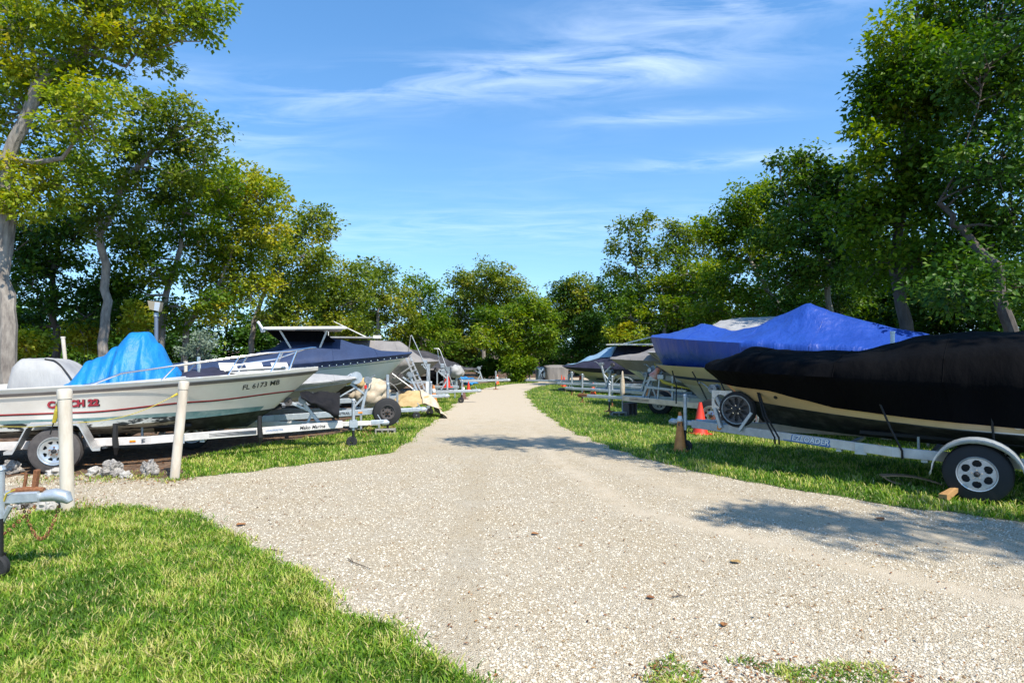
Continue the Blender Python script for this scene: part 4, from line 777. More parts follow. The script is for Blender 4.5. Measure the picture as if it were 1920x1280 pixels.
t1 = trailer('white beamed trailer with square fender carrying the near white boat', B1, A1, zr=zr1, W=.92, xa=.42, xb=-2.5, xe=-7.2, xc=1.1, xw=-3.65, r=.335, rh=.12, m='whitealu', jx=.62, jtop=.86, jstyle='wheel', post=(.05, .42, 1.), fend='square', mf='alu', tongue_z=.43, lean=-.75,
             guides=((-4.2, 1.28, 2.0, 'pvc', -.14), (-2.35, 1.15, 1.55, 'pvc', 0), (-4.6, -1.36, 2.1, 'pvcw', .0)), style='spoke', tyre='rubber2')
def rail_text(t, txt, size, x, W, xa, xb, zr, side, m, tz=None, **k):
    p = rail_pt(x, W, xa, xb, zr, side, tz); d = rail_pt(x + .1, W, xa, xb, zr, side, tz) - p
    if side > 0: d = -d
    return lettering(txt, size, m, t, p, d, (0, 0, 1), Vector((0, side, 0)), **k)
rail_text(t1, 'Mako Marine', .085, -.1, .92, .42, -2.5, zr1, -1, M['ink'], .43, shear=.2, bold=.001)
for dz_ in (-.022, .0, .022):
    Ln = MB(); Ln.beam(rail_pt(-2.6, .92, .42, -2.5, zr1, -1) + Vector((0, -.008, dz_)), rail_pt(-1.0, .92, .42, -2.5, zr1, -1, .43) + Vector((0, -.008, dz_)), .006, .010); Ln.build('rail_stripe', M['ink'], t1)
rail_text(t1, 'LOADMASTER', .045, -.72, .92, .42, -2.5, zr1, -1, M['inkblue'], .43)
Am = MB(); Am.beam(rail_pt(-2.72, .92, .42, -2.5, zr1, -1) + Vector((-.04, 0, .0)), rail_pt(-2.72, .92, .42, -2.5, zr1, -1) + Vector((.04, 0, .0)), .02, .03); Am.build('marker_light', M['amber'], t1)
Ck = MB()
for k in range(26): a_ = k * .7; Ck.lathe([(.012, -.004), (.018, 0), (.012, .004)], (.87 + .05 * math.cos(a_ * 1.3) + .03 * math.sin(k), .06 * math.sin(a_), .46 - .011 * k), (math.sin(k * 1.7), math.cos(k * 1.7), .3), 8, closed=True)
Ck.build('safety_chain', M['rust'], t1, smooth=True)
Bz = MB(); Bz.beam((.62, -.06, .43), (.62, .06, .43), .15, .13); Bz.build('jack_bracket', M['galv'], t1)
for xx in (-.95, -2.95): St = MB(); St.tube([rail_pt(xx, .92, .42, -2.5, zr1, -1) + Vector((0, .0, .28)), rail_pt(xx, .92, .42, -2.5, zr1, -1) + Vector((0, -.012, .06)), rail_pt(xx, .92, .42, -2.5, zr1, -1) + Vector((.01, -.01, -.08)), rail_pt(xx, .92, .42, -2.5, zr1, -1) + Vector((0, .02, -.2))], [.035, .04, .045, .02], 6); St.build('tie_strap', M['strap'], t1)
wc = empty('winch_cover', 'black cloth wrapped over the winch stand ahead of the near white boat', 'cloth', (*frame(B1, A1)(-.02, -.1), 0), A1)
drape(wc, 'cloth', M['clothblack'], lambda u, v: Vector((-.28 + .66 * u + .05 * mnoise.noise((u*5, v*3, 1)), .2 * math.sin(v * 6.283) * (1 + .3 * mnoise.noise((v*6, u*4, 2))), 1.06 - .04 * u - (.12 + .36 * u) * abs(math.cos(v * 3.1416)) ** .7 + .04 * mnoise.noise((u*6, v*9, 5)) - .0)), 18, 24)

# ---- the foreground tongue at the left frame edge
fg = empty('trailer_tongue', 'galvanised trailer tongue with rusty coupler sticking in at the left beside the cream post', 'trailer', (-4.47, 4.85, 0), R(4), None)
F_ = MB(); F_.beam((-2.0, 0, .48), (.45, 0, .49), .09, .11); F_.build('tongue', M['galv'], fg)
F_ = MB(); F_.beam((.3, 0, .50), (.72, 0, .515), .13, .085); F_.tube([(.68, 0, .505), (.82, 0, .52), (.9, 0, .50), (.93, 0, .46)], [.04, .052, .05, .025], 12); F_.build('coupler', M['galv'], fg, smooth=True)
F_ = MB(); F_.beam((.66, 0, .56), (.68, 0, .72), .045, .03); F_.beam((.58, 0, .57), (.6, 0, .69), .02, .02); F_.tube([(.5, -.01, .555), (.62, -.01, .57), (.74, -.01, .56)], .022, 8); F_.build('latch', M['rust'], fg)
jack(fg, .45, -.075, .86, .6, 'wheel', r=.034, m_out='galv')
for k, a_ in enumerate(((.42, -.04), (.55, .05))):
    C_ = MB(); n_ = 22
    for q in range(n_):
        u = q / (n_ - 1); x_ = a_[0] + .28 * u - (0 if k else .18 * math.sin(u * 3.14)); z_ = .44 - .26 * math.sin(u * 3.1416) - .02 * k; C_.lathe([(.010, -.005), (.017, 0), (.010, .005)], (x_, a_[1] - .02, z_), (math.sin(q * 1.57), math.cos(q * 1.57), .2), 8, closed=True)
    C_.build('safety_chain', M['rust'], fg, smooth=True)
Sb = MB(); Sb.tube([(.12, -.06, .44), (.22, -.06, .34), (.3, -.07, .26), (.32, -.07, .16)], [.012, .022, .022, .01], 6); Sb.tube([(.52, -.06, .45), (.44, -.06, .3), (.38, -.07, .24), (.37, -.07, .02)], [.02, .02, .01, .006], 6); Sb.build('strap', M['galv'], fg)
Yl = MB(); Yl.tube([(.56, -.07, .58), (.5, -.075, .55), (.47, -.075, .46), (.46, -.07, .3)], .006, 5); Yl.build('cord', M['yellow'], fg)

for o_ in bpy.data.objects:
    if o_.parent == fg and not o_.name.startswith('jack'): o_.location.z = .12
# ---- cream posts and the rope between them
def post(label, pb, ptp, Y_from=None, r=.072):
    X, Y = ground_at(*pb); tpz = at(ptp[0], ptp[1], Y); root = empty('pipe_post', label, 'post', (X, Y, 0), 0, 'cream pipe posts at the edge of the gravel')
    a = Vector((0, 0, 0)); t_ = Vector((tpz.x - X, 0, tpz.z)); P_ = MB(); P_.tube([a, t_], r * .93, 24); P_.build('pipe', M['pvc'], root, smooth=True)
    d = t_.normalized(); C_ = MB(); C_.tube([t_ - d * .09, t_ - d * .004, t_ + d * .012, t_ + d * .022], [r * 1.03, r * 1.03, r * .97, r * .6], 24); C_.build('cap', M['pvc'], root, smooth=True); return Vector((X, Y, 0)) + t_
pA = post('upright cream pipe post standing beside the trailer tongue', (127, 958), (121, 732), r=.072)
pB = post('leaning cream pipe post in front of the near white boat', (327, 899), (345, 717), r=.066)
ya = ground_at(127, 958)[1]; yb = ground_at(327, 899)[1]
rp = empty('rope', 'thin yellow rope strung from the leaning cream post to the left', 'rope', (0, 0, 0), 0)
Rp = MB(); q0 = at(333, 738, yb) ; q1 = at(133, 793, ya + .15); pts = [q0.lerp(q1, k / 14) + Vector((0, 0, -.10 * math.sin(k / 14 * math.pi))) for k in range(15)] + [at(60, 800, ya + .6), at(-40, 799, ya + 1)]
Rp.tube(pts, .005, 5); Rp.build('rope_line', M['yellow'], rp); Rp = MB(); Rp.tube([q0, pts[1]], [.018, .011], 7); Rp.build('rope_splice', M['yellow'], rp); Rp = MB(); Rp.tube([at(112, 745, ya + .02), at(107, 770, ya), at(101, 792, ya)], [.012, .028, .02], 7); Rp.build('rope_splice', M['yellow'], rp)
Rp = MB(); Rp.tube([at(101, 790, ya), at(94, 814, ya)], .007, 6); Rp.build('dark_cord', M['strap'], rp)

# ---- 2 small tender on its own trailer
A2 = R(20); Bw2 = (-3.32, 13.1)
h2 = Hull(3.6, 1.5, 1.20, 1.06, .74, .70, .88, .80, rake=.7, cw=.86)
b = boat_root('small beige dinghy under loose grey cloth, behind the bow of the near white boat', Bw2, A2, name='dinghy', cat='dinghy')
hull_parts(h2, b, mat('dinghy_beige', (.33, .29, .23), .5, col2=(.27, .24, .2), nscale=4), M['gelold'], rub=M['lightcan'])
cover(h2, b, M['lightcan'], [(0, 1.24), (.3, 1.30), (1, 1.24)], [(0, 1.75), (.5, 1.45), (1, 1.4)], amp=.03, fold=9, seed=4)
t2 = trailer('galvanised trailer with tilted winch stand and spare wheel beside the small dinghy', Bw2, A2, zr=.47, W=.8, xa=.4, xb=-2.0, xe=-4.6, xc=1.35, xw=-3.0, r=.3, rh=.12, jx=.66, jtop=1.05, jstyle='none' , post=(.1, .62, 1.), lean=.22, fend='square', mf='galv', rollers='yellow')
rail_text(t2, 'AMERITRAIL', .075, -.35, .8, .4, -2.0, .47, -1, M['ink'], .47, bold=.001)
Am = MB(); p_ = rail_pt(.05, .8, .4, -2.0, .47, -1, .47); Am.beam(p_ - Vector((.05, 0, 0)), p_ + Vector((.05, 0, 0)), .02, .03); Am.build('marker_light', M['amber'], t2)
wheel(t2, (.62, -.16, .46), .30, .19, -1, 'spoke', name='spare_wheel', rimmat='rubber2', rr=.52)
Dd = MB(); Dd.tube([(-.42, -.05, 1.05), (-.3, -.05, 1.16), (-.12, -.05, 1.28), (.05, -.05, 1.18)], .02, 7); Dd.beam((-.05, -.06, .98), (-.38, -.1, .8), .06, .03); Dd.build('roller_arm', M['galv'], t2)
Dk = MB(); Dk.cyl((-.02, -.12, 1.2), (-.02, -.09, 1.2), .13, n=24); Dk.cyl((-.02, -.14, 1.2), (-.02, -.12, 1.2), .03); Dk.build('reel_disc', M['galv'], t2, smooth=True)
Rs = MB(); Rs.box((.18, -.06, 1.0), (.05, .04, .08)); Rs.build('tail_lens', M['redlens'], t2)
cb = empty('canvas_bundle', 'cream canvas bag slumped behind the winch stand and spare wheel', 'canvas bundle', (*frame(Bw2, A2)(.45, .55), 0), A2)
def blobf(cx, cy, cz, rx, ry, rz_, s, a=.35):
    def f(u, v):
        th = u * 6.283; ph = (v - .5) * 3.1416; d = Vector((math.cos(ph) * math.cos(th), math.cos(ph) * math.sin(th), math.sin(ph))); k = 1 + a * mnoise.noise((d.x * 2 + s, d.y * 2, d.z * 2)) + a * .5 * mnoise.noise((d.x * 5 + s, d.y * 5, d.z * 3))
        return Vector((cx + d.x * rx * k, cy + d.y * ry * k, max(.01, cz + d.z * rz_ * k)))
    return f
drape(cb, 'bag', M['tan'], blobf(-.1, 0, .82, .42, .2, .3, 3), 40, 22); drape(cb, 'bag_flap', M['gold'], blobf(-.28, -.06, 1.04, .13, .11, .12, 8), 24, 14)
Lg = MB(); Lg.beam((.1, 0, 0), (.1, 0, .6), .05, .05); Lg.beam((-.3, 0, 0), (-.3, 0, .6), .05, .05); Lg.beam((-.5, 0, .5), (.4, 0, .5), .05, .06); Lg.build('bag_stand', M['galv'], cb)

def stand(label, px, py, top_py, base_py, Y=None, w=.055, m='galv', foot=True):
    X, Y_ = ground_at(px, base_py); root = empty('jack_stand', label, 'jack stand', (X, Y_, 0), 0, 'loose support stands beside the trailers'); z = EYE - (top_py - HOR) / FPX * Y_
    s_ = MB(); s_.beam((0, 0, .03), (0, 0, z), w, w); s_.build('post', M[m], root)
    f_ = MB(); f_.box((0, 0, .015), (.3, .22, .025)); f_.build('foot_plate', M['rust'], root)
    c_ = MB(); c_.beam((-.1, -.05, z * .62), (.02, -.05, z * .62), .04, .08); c_.beam((-.09, -.075, z * .45), (-.09, -.075, z * .75), .03, .02); c_.build('clamp', M['rust'], root); return root
stand('tall grey square post standing on the block beside the spare wheel', 727, 0, 702, 802, w=.06)
stand('short post with rusty clamp and rust ringed foot right of the spare wheel', 745, 0, 735, 795, w=.05)
Xb, Yb = ground_at(723, 813); block('pale hollow concrete block lying in the grass under the grey post', Xb, Yb, R(4), (.42, .18, .11), up=False, holes=3)

# ---- 3 navy covered boat with hardtop
A3 = R(19); B3 = (-2.74, 16.6)
h3 = Hull(7.2, 2.5, 1.70, 1.30, .72, .50, .98, .72, rake=1.2, full=.55, p=.55)
b = boat_root('white hulled boat with snapped navy canvas and a flat hardtop above it', B3, A3)
hull_parts(h3, b, M['gelblue'], M['bottom'], rub=None)
cover(h3, b, M['navy'], [(0, 1.74), (.1, 1.76), (.19, 1.93), (.27, 2.08), (.35, 2.16), (.42, 2.14), (.5, 1.8), (.6, 1.55), (1, 1.4)], [(0, 1.86), (.3, 1.80), (.6, 1.74), (1, 1.7)], amp=.014, fold=3, seed=8, p=.8)
stripe(h3, b, lambda t: 1.74 - .1 * t, lambda t: 1.765 - .1 * t, M['teal'], 'pinstripe', t0=.02); stripe(h3, b, 1.0, 1.06, M['teal'], 'boot_stripe', t0=.02)
for k in range(26):
    t = .03 + .6 * k / 25; p = h3.S(t, interp([(0, 1.9), (.3, 1.84), (.6, 1.78), (1, 1.75)], t), -1); Sn = MB(); Sn.cyl(p + Vector((0, -.02, 0)), p + Vector((0, -.045, 0)), .014, n=8); Sn.build('snap', M['ss'], b)
Ht = MB(); Ht.grid([[(x_, y_, 2.30 + .05 * (1 - (y_ / 1.0) ** 2) + .02 * (x_ + 3)) for y_ in (-1, -.6, 0, .6, 1)] for x_ in (-3.65, -3.5, -2.8, -1.9, -1.75)]); o = Ht.build('hardtop', M['gel'], b, smooth=True, solid=.06)
Hp = MB()
for s_ in (-1, 1):
    for xx, xx2 in ((-3.3, -3.0), (-2.2, -2.4)): Hp.tube([(xx, .8 * s_, 2.28), (xx2, .6 * s_, 1.75)], .025, 8)
Hp.build('hardtop_leg', M['gel'], b, smooth=True)
for k in range(5): Rh = MB(); Rh.tube([(-3.62 - .02 * k, -.95 + .12 * k, 2.22), (-3.78, -.95 + .12 * k, 2.46)], .03, 8); Rh.build('rod_holder', M['pvcw'], b, smooth=True)
Wd = MB(); Wd.grid([[(-2.0 - .3 * v + (0 if k_ < 1 else -1.3), y_, 2.0 + .26 * v) for v in (0, 1)] for k_, y_ in ((1, -.7), (0, -.7), (0, .7), (1, .7))]); Wd.build('dark_canvas_skirt', M['blackcan'], b, solid=.01)
t3 = trailer('galvanised trailer with open ladder frame under the navy covered boat', B3, A3, zr=.52, W=1.0, xa=.5, xb=-2.6, xe=-7, xc=.9, xw=-4.2, r=.33, wheels=2, jx=.55, jtop=.9, post=(.25, .55, 1.), lean=-.5, fend='round', mf='galv', rh=.12)
tg = empty('canvas_heap', 'golden and cream canvas heaped over the trailer tongue near the orange cones', 'canvas heap', (*frame(B3, A3)(-.05, -.55), 0), A3)
def heap(u, v):
    x = -.55 + 1.25 * u; y = -.38 + .76 * v; e = max(0, math.sin(v * 3.1416)) ** .6 * max(0, math.sin(min(1, u * 1.02) * 3.1416)) ** .5
    return Vector((x, y, .36 + .30 * e * (1.2 - .6 * abs(u - .4)) + .1 * mnoise.noise((u * 6, v * 5, 2)) - .1 * (u > .85)))
drape(tg, 'canvas', M['gold'], heap, 40, 24)
drape(tg, 'cream_flap', M['tan'], lambda u, v: heap(.55 + .45 * u, v) + Vector((.06 + .1*u, -.03, .02 - .28 * u * u)), 20, 18)
lw = MB(); lw.lathe([(.03, -.028), (.085, -.03), (.1, -.018), (.1, .018), (.085, .03), (.03, .028)], (.05, -.3, .1), (0, 1, 0), 20); lw.build('dolly_wheel', M['rubber'], tg, smooth=True); lw = MB(); lw.beam((.05, -.3, .1), (.1, -.3, .42), .04, .04); lw.build('dolly_leg', M['galv'], tg)

# ladder leaning at the bow of the grey covered boat
def ladder(label, p0, p1, w, n, ang, ext=0):
    p0 = Vector(p0); p1 = Vector(p1); root = empty('boarding_ladder', label, 'ladder', tuple(p0), ang); d = Matrix.Rotation(-ang, 3, 'Z') @ (p1 - p0); yv = Vector((0, 1, 0)); yv = Vector((.35, .94, 0))
    for s_ in (-1, 1): q = MB(); q.beam(yv * s_ * w / 2, yv * s_ * w / 2 + d * (1 + ext), .028, .05, (1, 0, 0)); q.build('ladder_rail', M['alu'], root)
    for k in range(n): c = d * ((k + .7) / n); q = MB(); q.beam(c - yv * w / 2, c + yv * w / 2, .06, .03); q.build('rung', M['alu'], root)
    return root, d
Ya = 17.3
lp0 = at(795, 737, Ya); lp1 = at(763, 665, Ya + .2)
lr, ld = ladder('aluminium ladder leaning from the trailer up to the tip of the navy canvas', lp0, lp1, .26, 8, 0)
hd = MB(); pk = at(771, 628, Ya) - lp0; q = ld; hd.tube([q + Vector((.05, -.1, 0)), pk + Vector((0, -.1, -.02)), pk + Vector((.02, -.1, 0)), at(800, 690, Ya) - lp0, at(812, 737, Ya) - lp0], .015, 7); hd.build('handrail', M['alu'], lr, smooth=True)
Fm = MB(); Fm.tube([at(735, 712, Ya) - lp0, at(775, 684, Ya) - lp0], .022, 7); Fm.tube([at(735, 700, Ya) - lp0, at(785, 737, Ya) - lp0], .022, 7); Fm.tube([at(725, 704, Ya) - lp0, at(732, 738, Ya) - lp0], .03, 7); Fm.tube([at(742, 722, Ya) - lp0, at(775, 705, Ya) - lp0], .015, 7); Fm.build('brace_frame', M['alu'], lr, smooth=True)
sp = empty('guide_stand', 'upright square steel post with a side plate right of the leaning ladder', 'post', (*(lambda p: (p.x, p.y))(at(803, 700, 17.8)), 0), 0)
s_ = MB(); s_.beam((0, 0, 0), (0, 0, 1.36), .10, .10); s_.build('post', M['galv'], sp); s_ = MB(); s_.beam((-.2, 0, 1.36), (.06, 0, 1.36), .05, .03); s_.beam((-.15, 0, 1.33), (-.02, 0, 1.18), .03, .03); s_.box((-.08, 0, 1.44), (.1, .06, .1)); s_.build('top_plate', M['galv'], sp)
s_ = MB(); s_.box((-.02, -.056, .7), (.09, .008, .35)); s_.build('white_sign', M['white'], sp)

# ---- 4 grey fully covered cruiser
A4 = R(17); B4 = (-2.45, 20.4)
h4 = Hull(5.0, 2.5, 1.42, 1.35, .5, .42, .8, .6, rake=1.2, full=.5, p=.55)
b = boat_root('cabin boat wrapped down to its keel in grey canvas behind the leaning ladder', B4, A4)
hull_parts(h4, b, M['greycan'], M['greycan'])
cover(h4, b, M['greycan'], [(0, 1.44), (.08, 1.5), (.27, 2.05), (.4, 2.10), (.6, 2.1), (.9, 2.1), (1, 2.0)], [(0, 1.0), (.5, .95), (1, .9)], amp=.03, fold=4, seed=12, p=.55, off=.04)
rf = MB(); rf.grid([[(x_, y_, 2.17) for y_ in (-1.0, 0, 1.0)] for x_ in (-4.4, -2.2)]); rf.build('cabin_roof', M['lightcan'], b, solid=.04)
an = MB(); an.tube([(-2.3, -.5, 2.15), (-3.35, -.6, 2.66)], [.022, .012], 6); an.build('outrigger_pole', M['gel'], b)
an = MB(); an.tube([(-3.5, .2, 2.18), (-3.5, .2, 2.36), (-3.6, .2, 2.4)], .012, 6); an.box((-2.0, 0, 2.2), (.25, .2, .1)); an.build('antenna', M['gel'], b)
rail_ = rail_text
lettering('YAMAHA 150', .1, M['ink'], b, h4.at_x(-1.4, .92, -1) + Vector((0, -.09, 0)), (1, 0, 0), (0, 0, 1), (0, -1, 0), bold=.002) if False else None
t4 = trailer('galvanised trailer beneath the grey wrapped cabin boat, red cone on its tongue', B4, A4, zr=.40, W=1.0, xa=.5, xb=-2.4, xe=-7, xc=1.3, xw=-1.6, r=.30, wheels=2, jx=.8, jtop=.75, post=(.3, .7, 1.), lean=.0, fend='round', mf='alu', rh=.1)
Bk = MB(); Bk.beam((.35, 0, .40), (-1.3, -.66, .40), .12, .12); Bk.build('dark_beam', M['black'], t4)

# engine and pipe work ahead of it
X5, Y5 = (lambda p: (p.x, p.y))(at(835, 700, 22.5))
lc = empty('ladder_rack', 'bent pipe ladder standing on a trailer tongue between the grey and charcoal covers', 'ladder', (X5, Y5, 0), 0)
q = MB(); q.tube([(-.42, 0, 1.83), (-.25, 0, 1.83), (-.2, 0, 1.78), (.3, 0, .42)], .018, 7); q.tube([(-.3, .1, 1.8), (-.26, .1, 1.45), (.02, .1, .42)], .018, 7); q.build('pipe_rail', M['alu'], lc, smooth=True)
for k in range(4): q = MB(); q.tube([(-.22 + .11 * k, .0, 1.5 - .28 * k), (-.27 + .08 * k, .1, 1.5 - .28 * k)], .014, 6); q.build('rung', M['alu'], lc)
q = MB(); q.box((-.1, .02, 1.2), (.14, .12, .16)); q.box((0, .02, .95), (.3, .1, .22)); q.beam((-.35, 0, 1.0), (.15, 0, 1.12), .04, .04); q.beam((-.3, 0, .5), (-.3, 0, 1.05), .05, .05); q.beam((-.4, 0, .42), (.5, 0, .42), .08, .1); q.beam((.35, 0, .0), (.35, 0, .5), .05, .05); q.beam((-.3, 0, 0), (-.3, 0, .45), .05, .05); q.build('winch_frame', M['galv'], lc)
en = empty('covered_outboard', 'black hooded outboard motor beside the bent pipe ladder', 'outboard motor', (*(lambda p: (p.x, p.y))(at(815, 712, 22.8)), 0), 0)
drape(en, 'hood', M['blackcan'], blobf(0, 0, .78, .34, .25, .26, 5, .25), 28, 16); q = MB(); q.beam((0, 0, 0), (0, 0, .6), .08, .08); q.box((0, 0, .02), (.4, .3, .04)); q.build('leg', M['galv'], en)
ce = empty('covered_engine', 'grey cloth covered motor left of the blue tarp bundle', 'motor', (*(lambda p: (p.x, p.y))(at(856, 705, 25.5)), 0), 0)
drape(ce, 'cloth', M['lightcan'], blobf(0, 0, .88, .3, .22, .27, 9, .3), 28, 16); q = MB(); q.beam((0, 0, 0), (0, 0, .7), .08, .08); q.box((0, 0, .02), (.4, .3, .04)); q.build('leg', M['galv'], ce)

# ---- 5 charcoal covered boat at the far left
A5 = R(14); B5 = (-1.6, 27.3)
h5 = Hull(6.6, 2.3, .92, 1.0, .62, .45, .78, .6, rake=1.0, full=.5)
b = boat_root('boat under a charcoal cover swooping down to a pointed bow, farthest on the left', B5, A5)
hull_parts(h5, b, M['gelold'], M['bottom'], rub=M['rubrail'])
cover(h5, b, M['charcan'], [(0, .98), (.08, 1.02), (.16, 1.26), (.24, 1.52), (.36, 1.76), (.5, 1.82), (1, 1.6)], [(0, 1.7), (.5, 1.3), (1, 1.2)], amp=.025, seed=15, p=.9)
t5 = trailer('far galvanised trailer whose long tongue reaches past the charcoal cover', B5, A5, zr=.42, W=.9, xa=.5, xb=-2.4, xe=-6, xc=1.4, xw=-1.2, r=.33, jx=.9, jtop=.8, jstyle='none', post=(.3, .5, 1.), fend='round', mf='lightcan', style='solid')
bt = empty('tarp_bundle', 'bunched bright blue tarp lying on the grass near the far left cones', 'tarp', (*ground_at(873, 723.5), 0), 0)
drape(bt, 'bunched_sheet', M['tarp'], blobf(0, 0, .2, .44, .25, .2, 2, .7), 60, 30)

# ---- cones on the left
cone('orange cone with pale band in front, standing by the heap of canvas', 813, 760.5, .66, 'orangeold', ((.62, .82),))
cone('rusty red brown cone hidden just behind the orange cone by the canvas heap', 805, 758, .60, 'rust')
cone('bright red cone with white collar set up on the trailer tongue', 838, 0, .62, 'redcone', ((.66, .84),), Y=21.6, z=.46)
cone('dirty dark cone with white collar and orange tip on the left verge', 868.5, 748, .55, 'conedark', ((.62, .78),))
cone('slim plain red cone just right of the blue tarp bundle', 878.5, 733, .42, 'redcone', r=.085)
cone('far orange and white cone at the end of the left trailers', 932.5, 721, .49, 'orange', ((.55, .85),), r=.09)

# ================================================================ right side
# ---- 6 black covered boat
A6 = R(139.2); B6 = (3.42, 10.62)
h6 = Hull(7.6, 2.45, 1.48, 1.36, .62, .46, 1.0, .76, rake=.9, full=.42, p=.5, cw=.86)
b = boat_root('boat with cream hull under a black cover, nearest on the right', B6, A6)
hull_parts(h6, b, M['gelgold'], M['bottom'], rub=None)
stripe(h6, b, .80, 1.02, M['bottom'], 'dark_boot', off=.008); stripe(h6, b, lambda t: 1.02 + .0 * t, lambda t: 1.02 + .06 * min(1, max(0, (t - .45) * 5)), M['gelold'], 'worn_waterline', t0=.45, off=.006)
stripe(h6, b, .80, .95, M['scrape'], 'scuffed_chine', t0=.55, off=.012)
cover(h6, b, M['blackcan'], [(0, 1.55), (.03, 1.66), (.07, 1.74), (.1, 1.84), (.2, 1.78), (.29, 1.78), (.35, 1.87), (.42, 2.01), (.5, 2.05), (1, 2.05)], [(0, 1.52), (.05, 1.5), (.14, 1.5), (.2, 1.36), (.27, 1.22), (.4, 1.19), (.7, 1.17), (1, 1.2)], amp=.035, fold=3.2, seed=21, p=.35, off=.05, n=90)
th = MB(); p_ = h6.at_x(-4.15, .93, 1); n_ = h6.side_n(-4.15, .93, 1); th.lathe([(.02, .01), (.022, .03), (.05, .03), (.055, .012), (.055, 0)], p_, n_, 20); th.build('thru_hull', M['gel'], b, smooth=True)
dr = MB(); p_ = h6.at_x(-1.3, 1.08, 1); n_ = h6.side_n(-1.3, 1.08, 1); dr.cyl(p_, p_ + n_ * .02, .028, n=12); dr.build('bow_eye', M['hubdark'], b)
for x0, x1 in ((-1.0, -1.36), (-1.03, -1.42), (-2.75, -3.0), (-3.9, -3.95)):
    a_ = h6.at_x(x0, interp([(0, 1.1), (.3, 1.05), (1, 1.0)], -x0 / 7.6), 1) + Vector((0, .05, 0)); z_ = .5; St = MB(); St.tube([a_ + Vector((0, 0, .05)), a_.lerp(Vector((x1, 1.0, z_)), .5) + Vector((0, .03, 0)), Vector((x1, 1.06 if x1 < -2 else .86, z_)), Vector((x1, 1.04 if x1 < -2 else .84, z_ - .1))], .014, 5); St.build('hold_down_strap', M['strap'], b)
lf = MB(); p_ = h6.S(.56, 1.72, 1) + Vector((0, .09, 0)); lf.add([p_, p_ + Vector((-.07, .006, .035)), p_ + Vector((-.12, .01, .02)), p_ + Vector((-.06, .008, -.004))], [(0, 1, 2, 3)]); lfo = lf.build('fallen_leaf', LEAF['yellow'], None, solid=.002); tag(lfo, 'single green leaf stuck on the side of the black cover', 'leaf'); lfo.location = (B6[0], B6[1], 0); lfo.rotation_euler = (0, 0, A6)
a = lfo.data.attributes.new('tone', 'FLOAT', 'POINT'); [setattr(x, 'value', .6) for x in a.data]
zr6 = .47
t6 = trailer('silver trailer with alloy wheel and curved fender carrying the black covered boat', B6, A6, zr=zr6, W=1.0, xa=.25, xb=-2.9, xe=-7.4, xc=.58, xw=-3.78, r=.345, rh=.125, m='whitealu', m_t='galv', wheels=1, style='alloy', fend=None, jx=.42, jtop=.98, jy=.06, post=(-.35, .58, 1.), lean=.45, guides=((-2.56, -1.05, 2.06, 'pvcw', 0), (-3.2, -1.1, 1.0, 'galv', 0)), ww=.22, tongue_z=.50, rr=.58)
for s_ in (1, -1):
    fender(t6, (-3.78, s_ * 1.2, .345), .345, .25, 'round', M['galv']); fender(t6, (-5.3, s_ * 1.2, .345), .345, .25, 'round', M['galv']) if False else None
Gv = MB()
for s_ in (1, -1): Gv.beam((.28, s_ * .085, .50), (-1.25, s_ * .515, .487), .03, .135)
Gv.build('galvanised_sleeve', M['galv'], t6)
p_ = rail_pt(-.28, 1.0, .25, -2.9, zr6, 1, .5); Am = MB(); Am.beam(p_ + Vector((-.03, .02, 0)), p_ + Vector((.03, .02, 0)), .03, .07); Am.build('marker_light', M['amber'], t6)
rail_text(t6, 'EZLOADER', .115, -1.80, 1.0, .25, -2.9, zr6 - .0, 1, M['white'], .5, shear=.2, bold=.003); o = rail_text(t6, 'EZLOADER', .12, -1.80, 1.0, .25, -2.9, zr6 - .006, 1, M['inkblue'], .5, shear=.2, bold=.010); o.location = (0, -.002, 0)
sw = MB(); p_ = rail_pt(-1.8, 1.0, .25, -2.9, zr6, 1, .5); d_ = rail_pt(-1.9, 1.0, .25, -2.9, zr6, 1, .5) - p_; d_.normalize(); sw.beam(p_ - d_ * .42 + Vector((0, .002, -.045)), p_ + d_ * .30 + Vector((0, .002, -.058)), .004, .012); sw.build('blue_swoosh', M['inkblue'], t6)
# spare wheel and gusset at the bow
wheel(t6, (-.62, .34, .83), .29, .18, 1, 'wide', name='spare_wheel', rr=.80, rimmat='darkgalv')
gs = MB(); cx, cz = -.32, .95; n_ = 24
ring = [(math.cos(a) * .105, math.sin(a) * .105) for a in [2 * math.pi * k / n_ for k in range(n_)]]; outer = []
for k in range(n_):
    a = 2 * math.pi * k / n_; c_, s_ = math.cos(a), math.sin(a); m_ = max(abs(c_), abs(s_)); outer.append((c_ / m_ * .17 - .02, s_ / m_ * .17 if s_ > 0 else s_ / m_ * .2 + (.06 if c_ > 0 else -.02)))
gs.add([(cx + x_, .30, cz + z_) for x_, z_ in ring] + [(cx + x_, .30, cz + z_) for x_, z_ in outer], [(k, (k + 1) % n_, n_ + (k + 1) % n_, n_ + k) for k in range(n_)]); gs.build('gusset_plate', M['alu'], t6, solid=.02)
gs = MB(); gs.beam((cx - .0, .28, .5), (cx + .1, .28, .82), .09, .06, (1, 0, 0)); gs.beam((cx - .35, .4, .5), (cx - .55, .4, .8), .08, .05, (1, 0, 0)); gs.build('strut', M['galv'], t6)

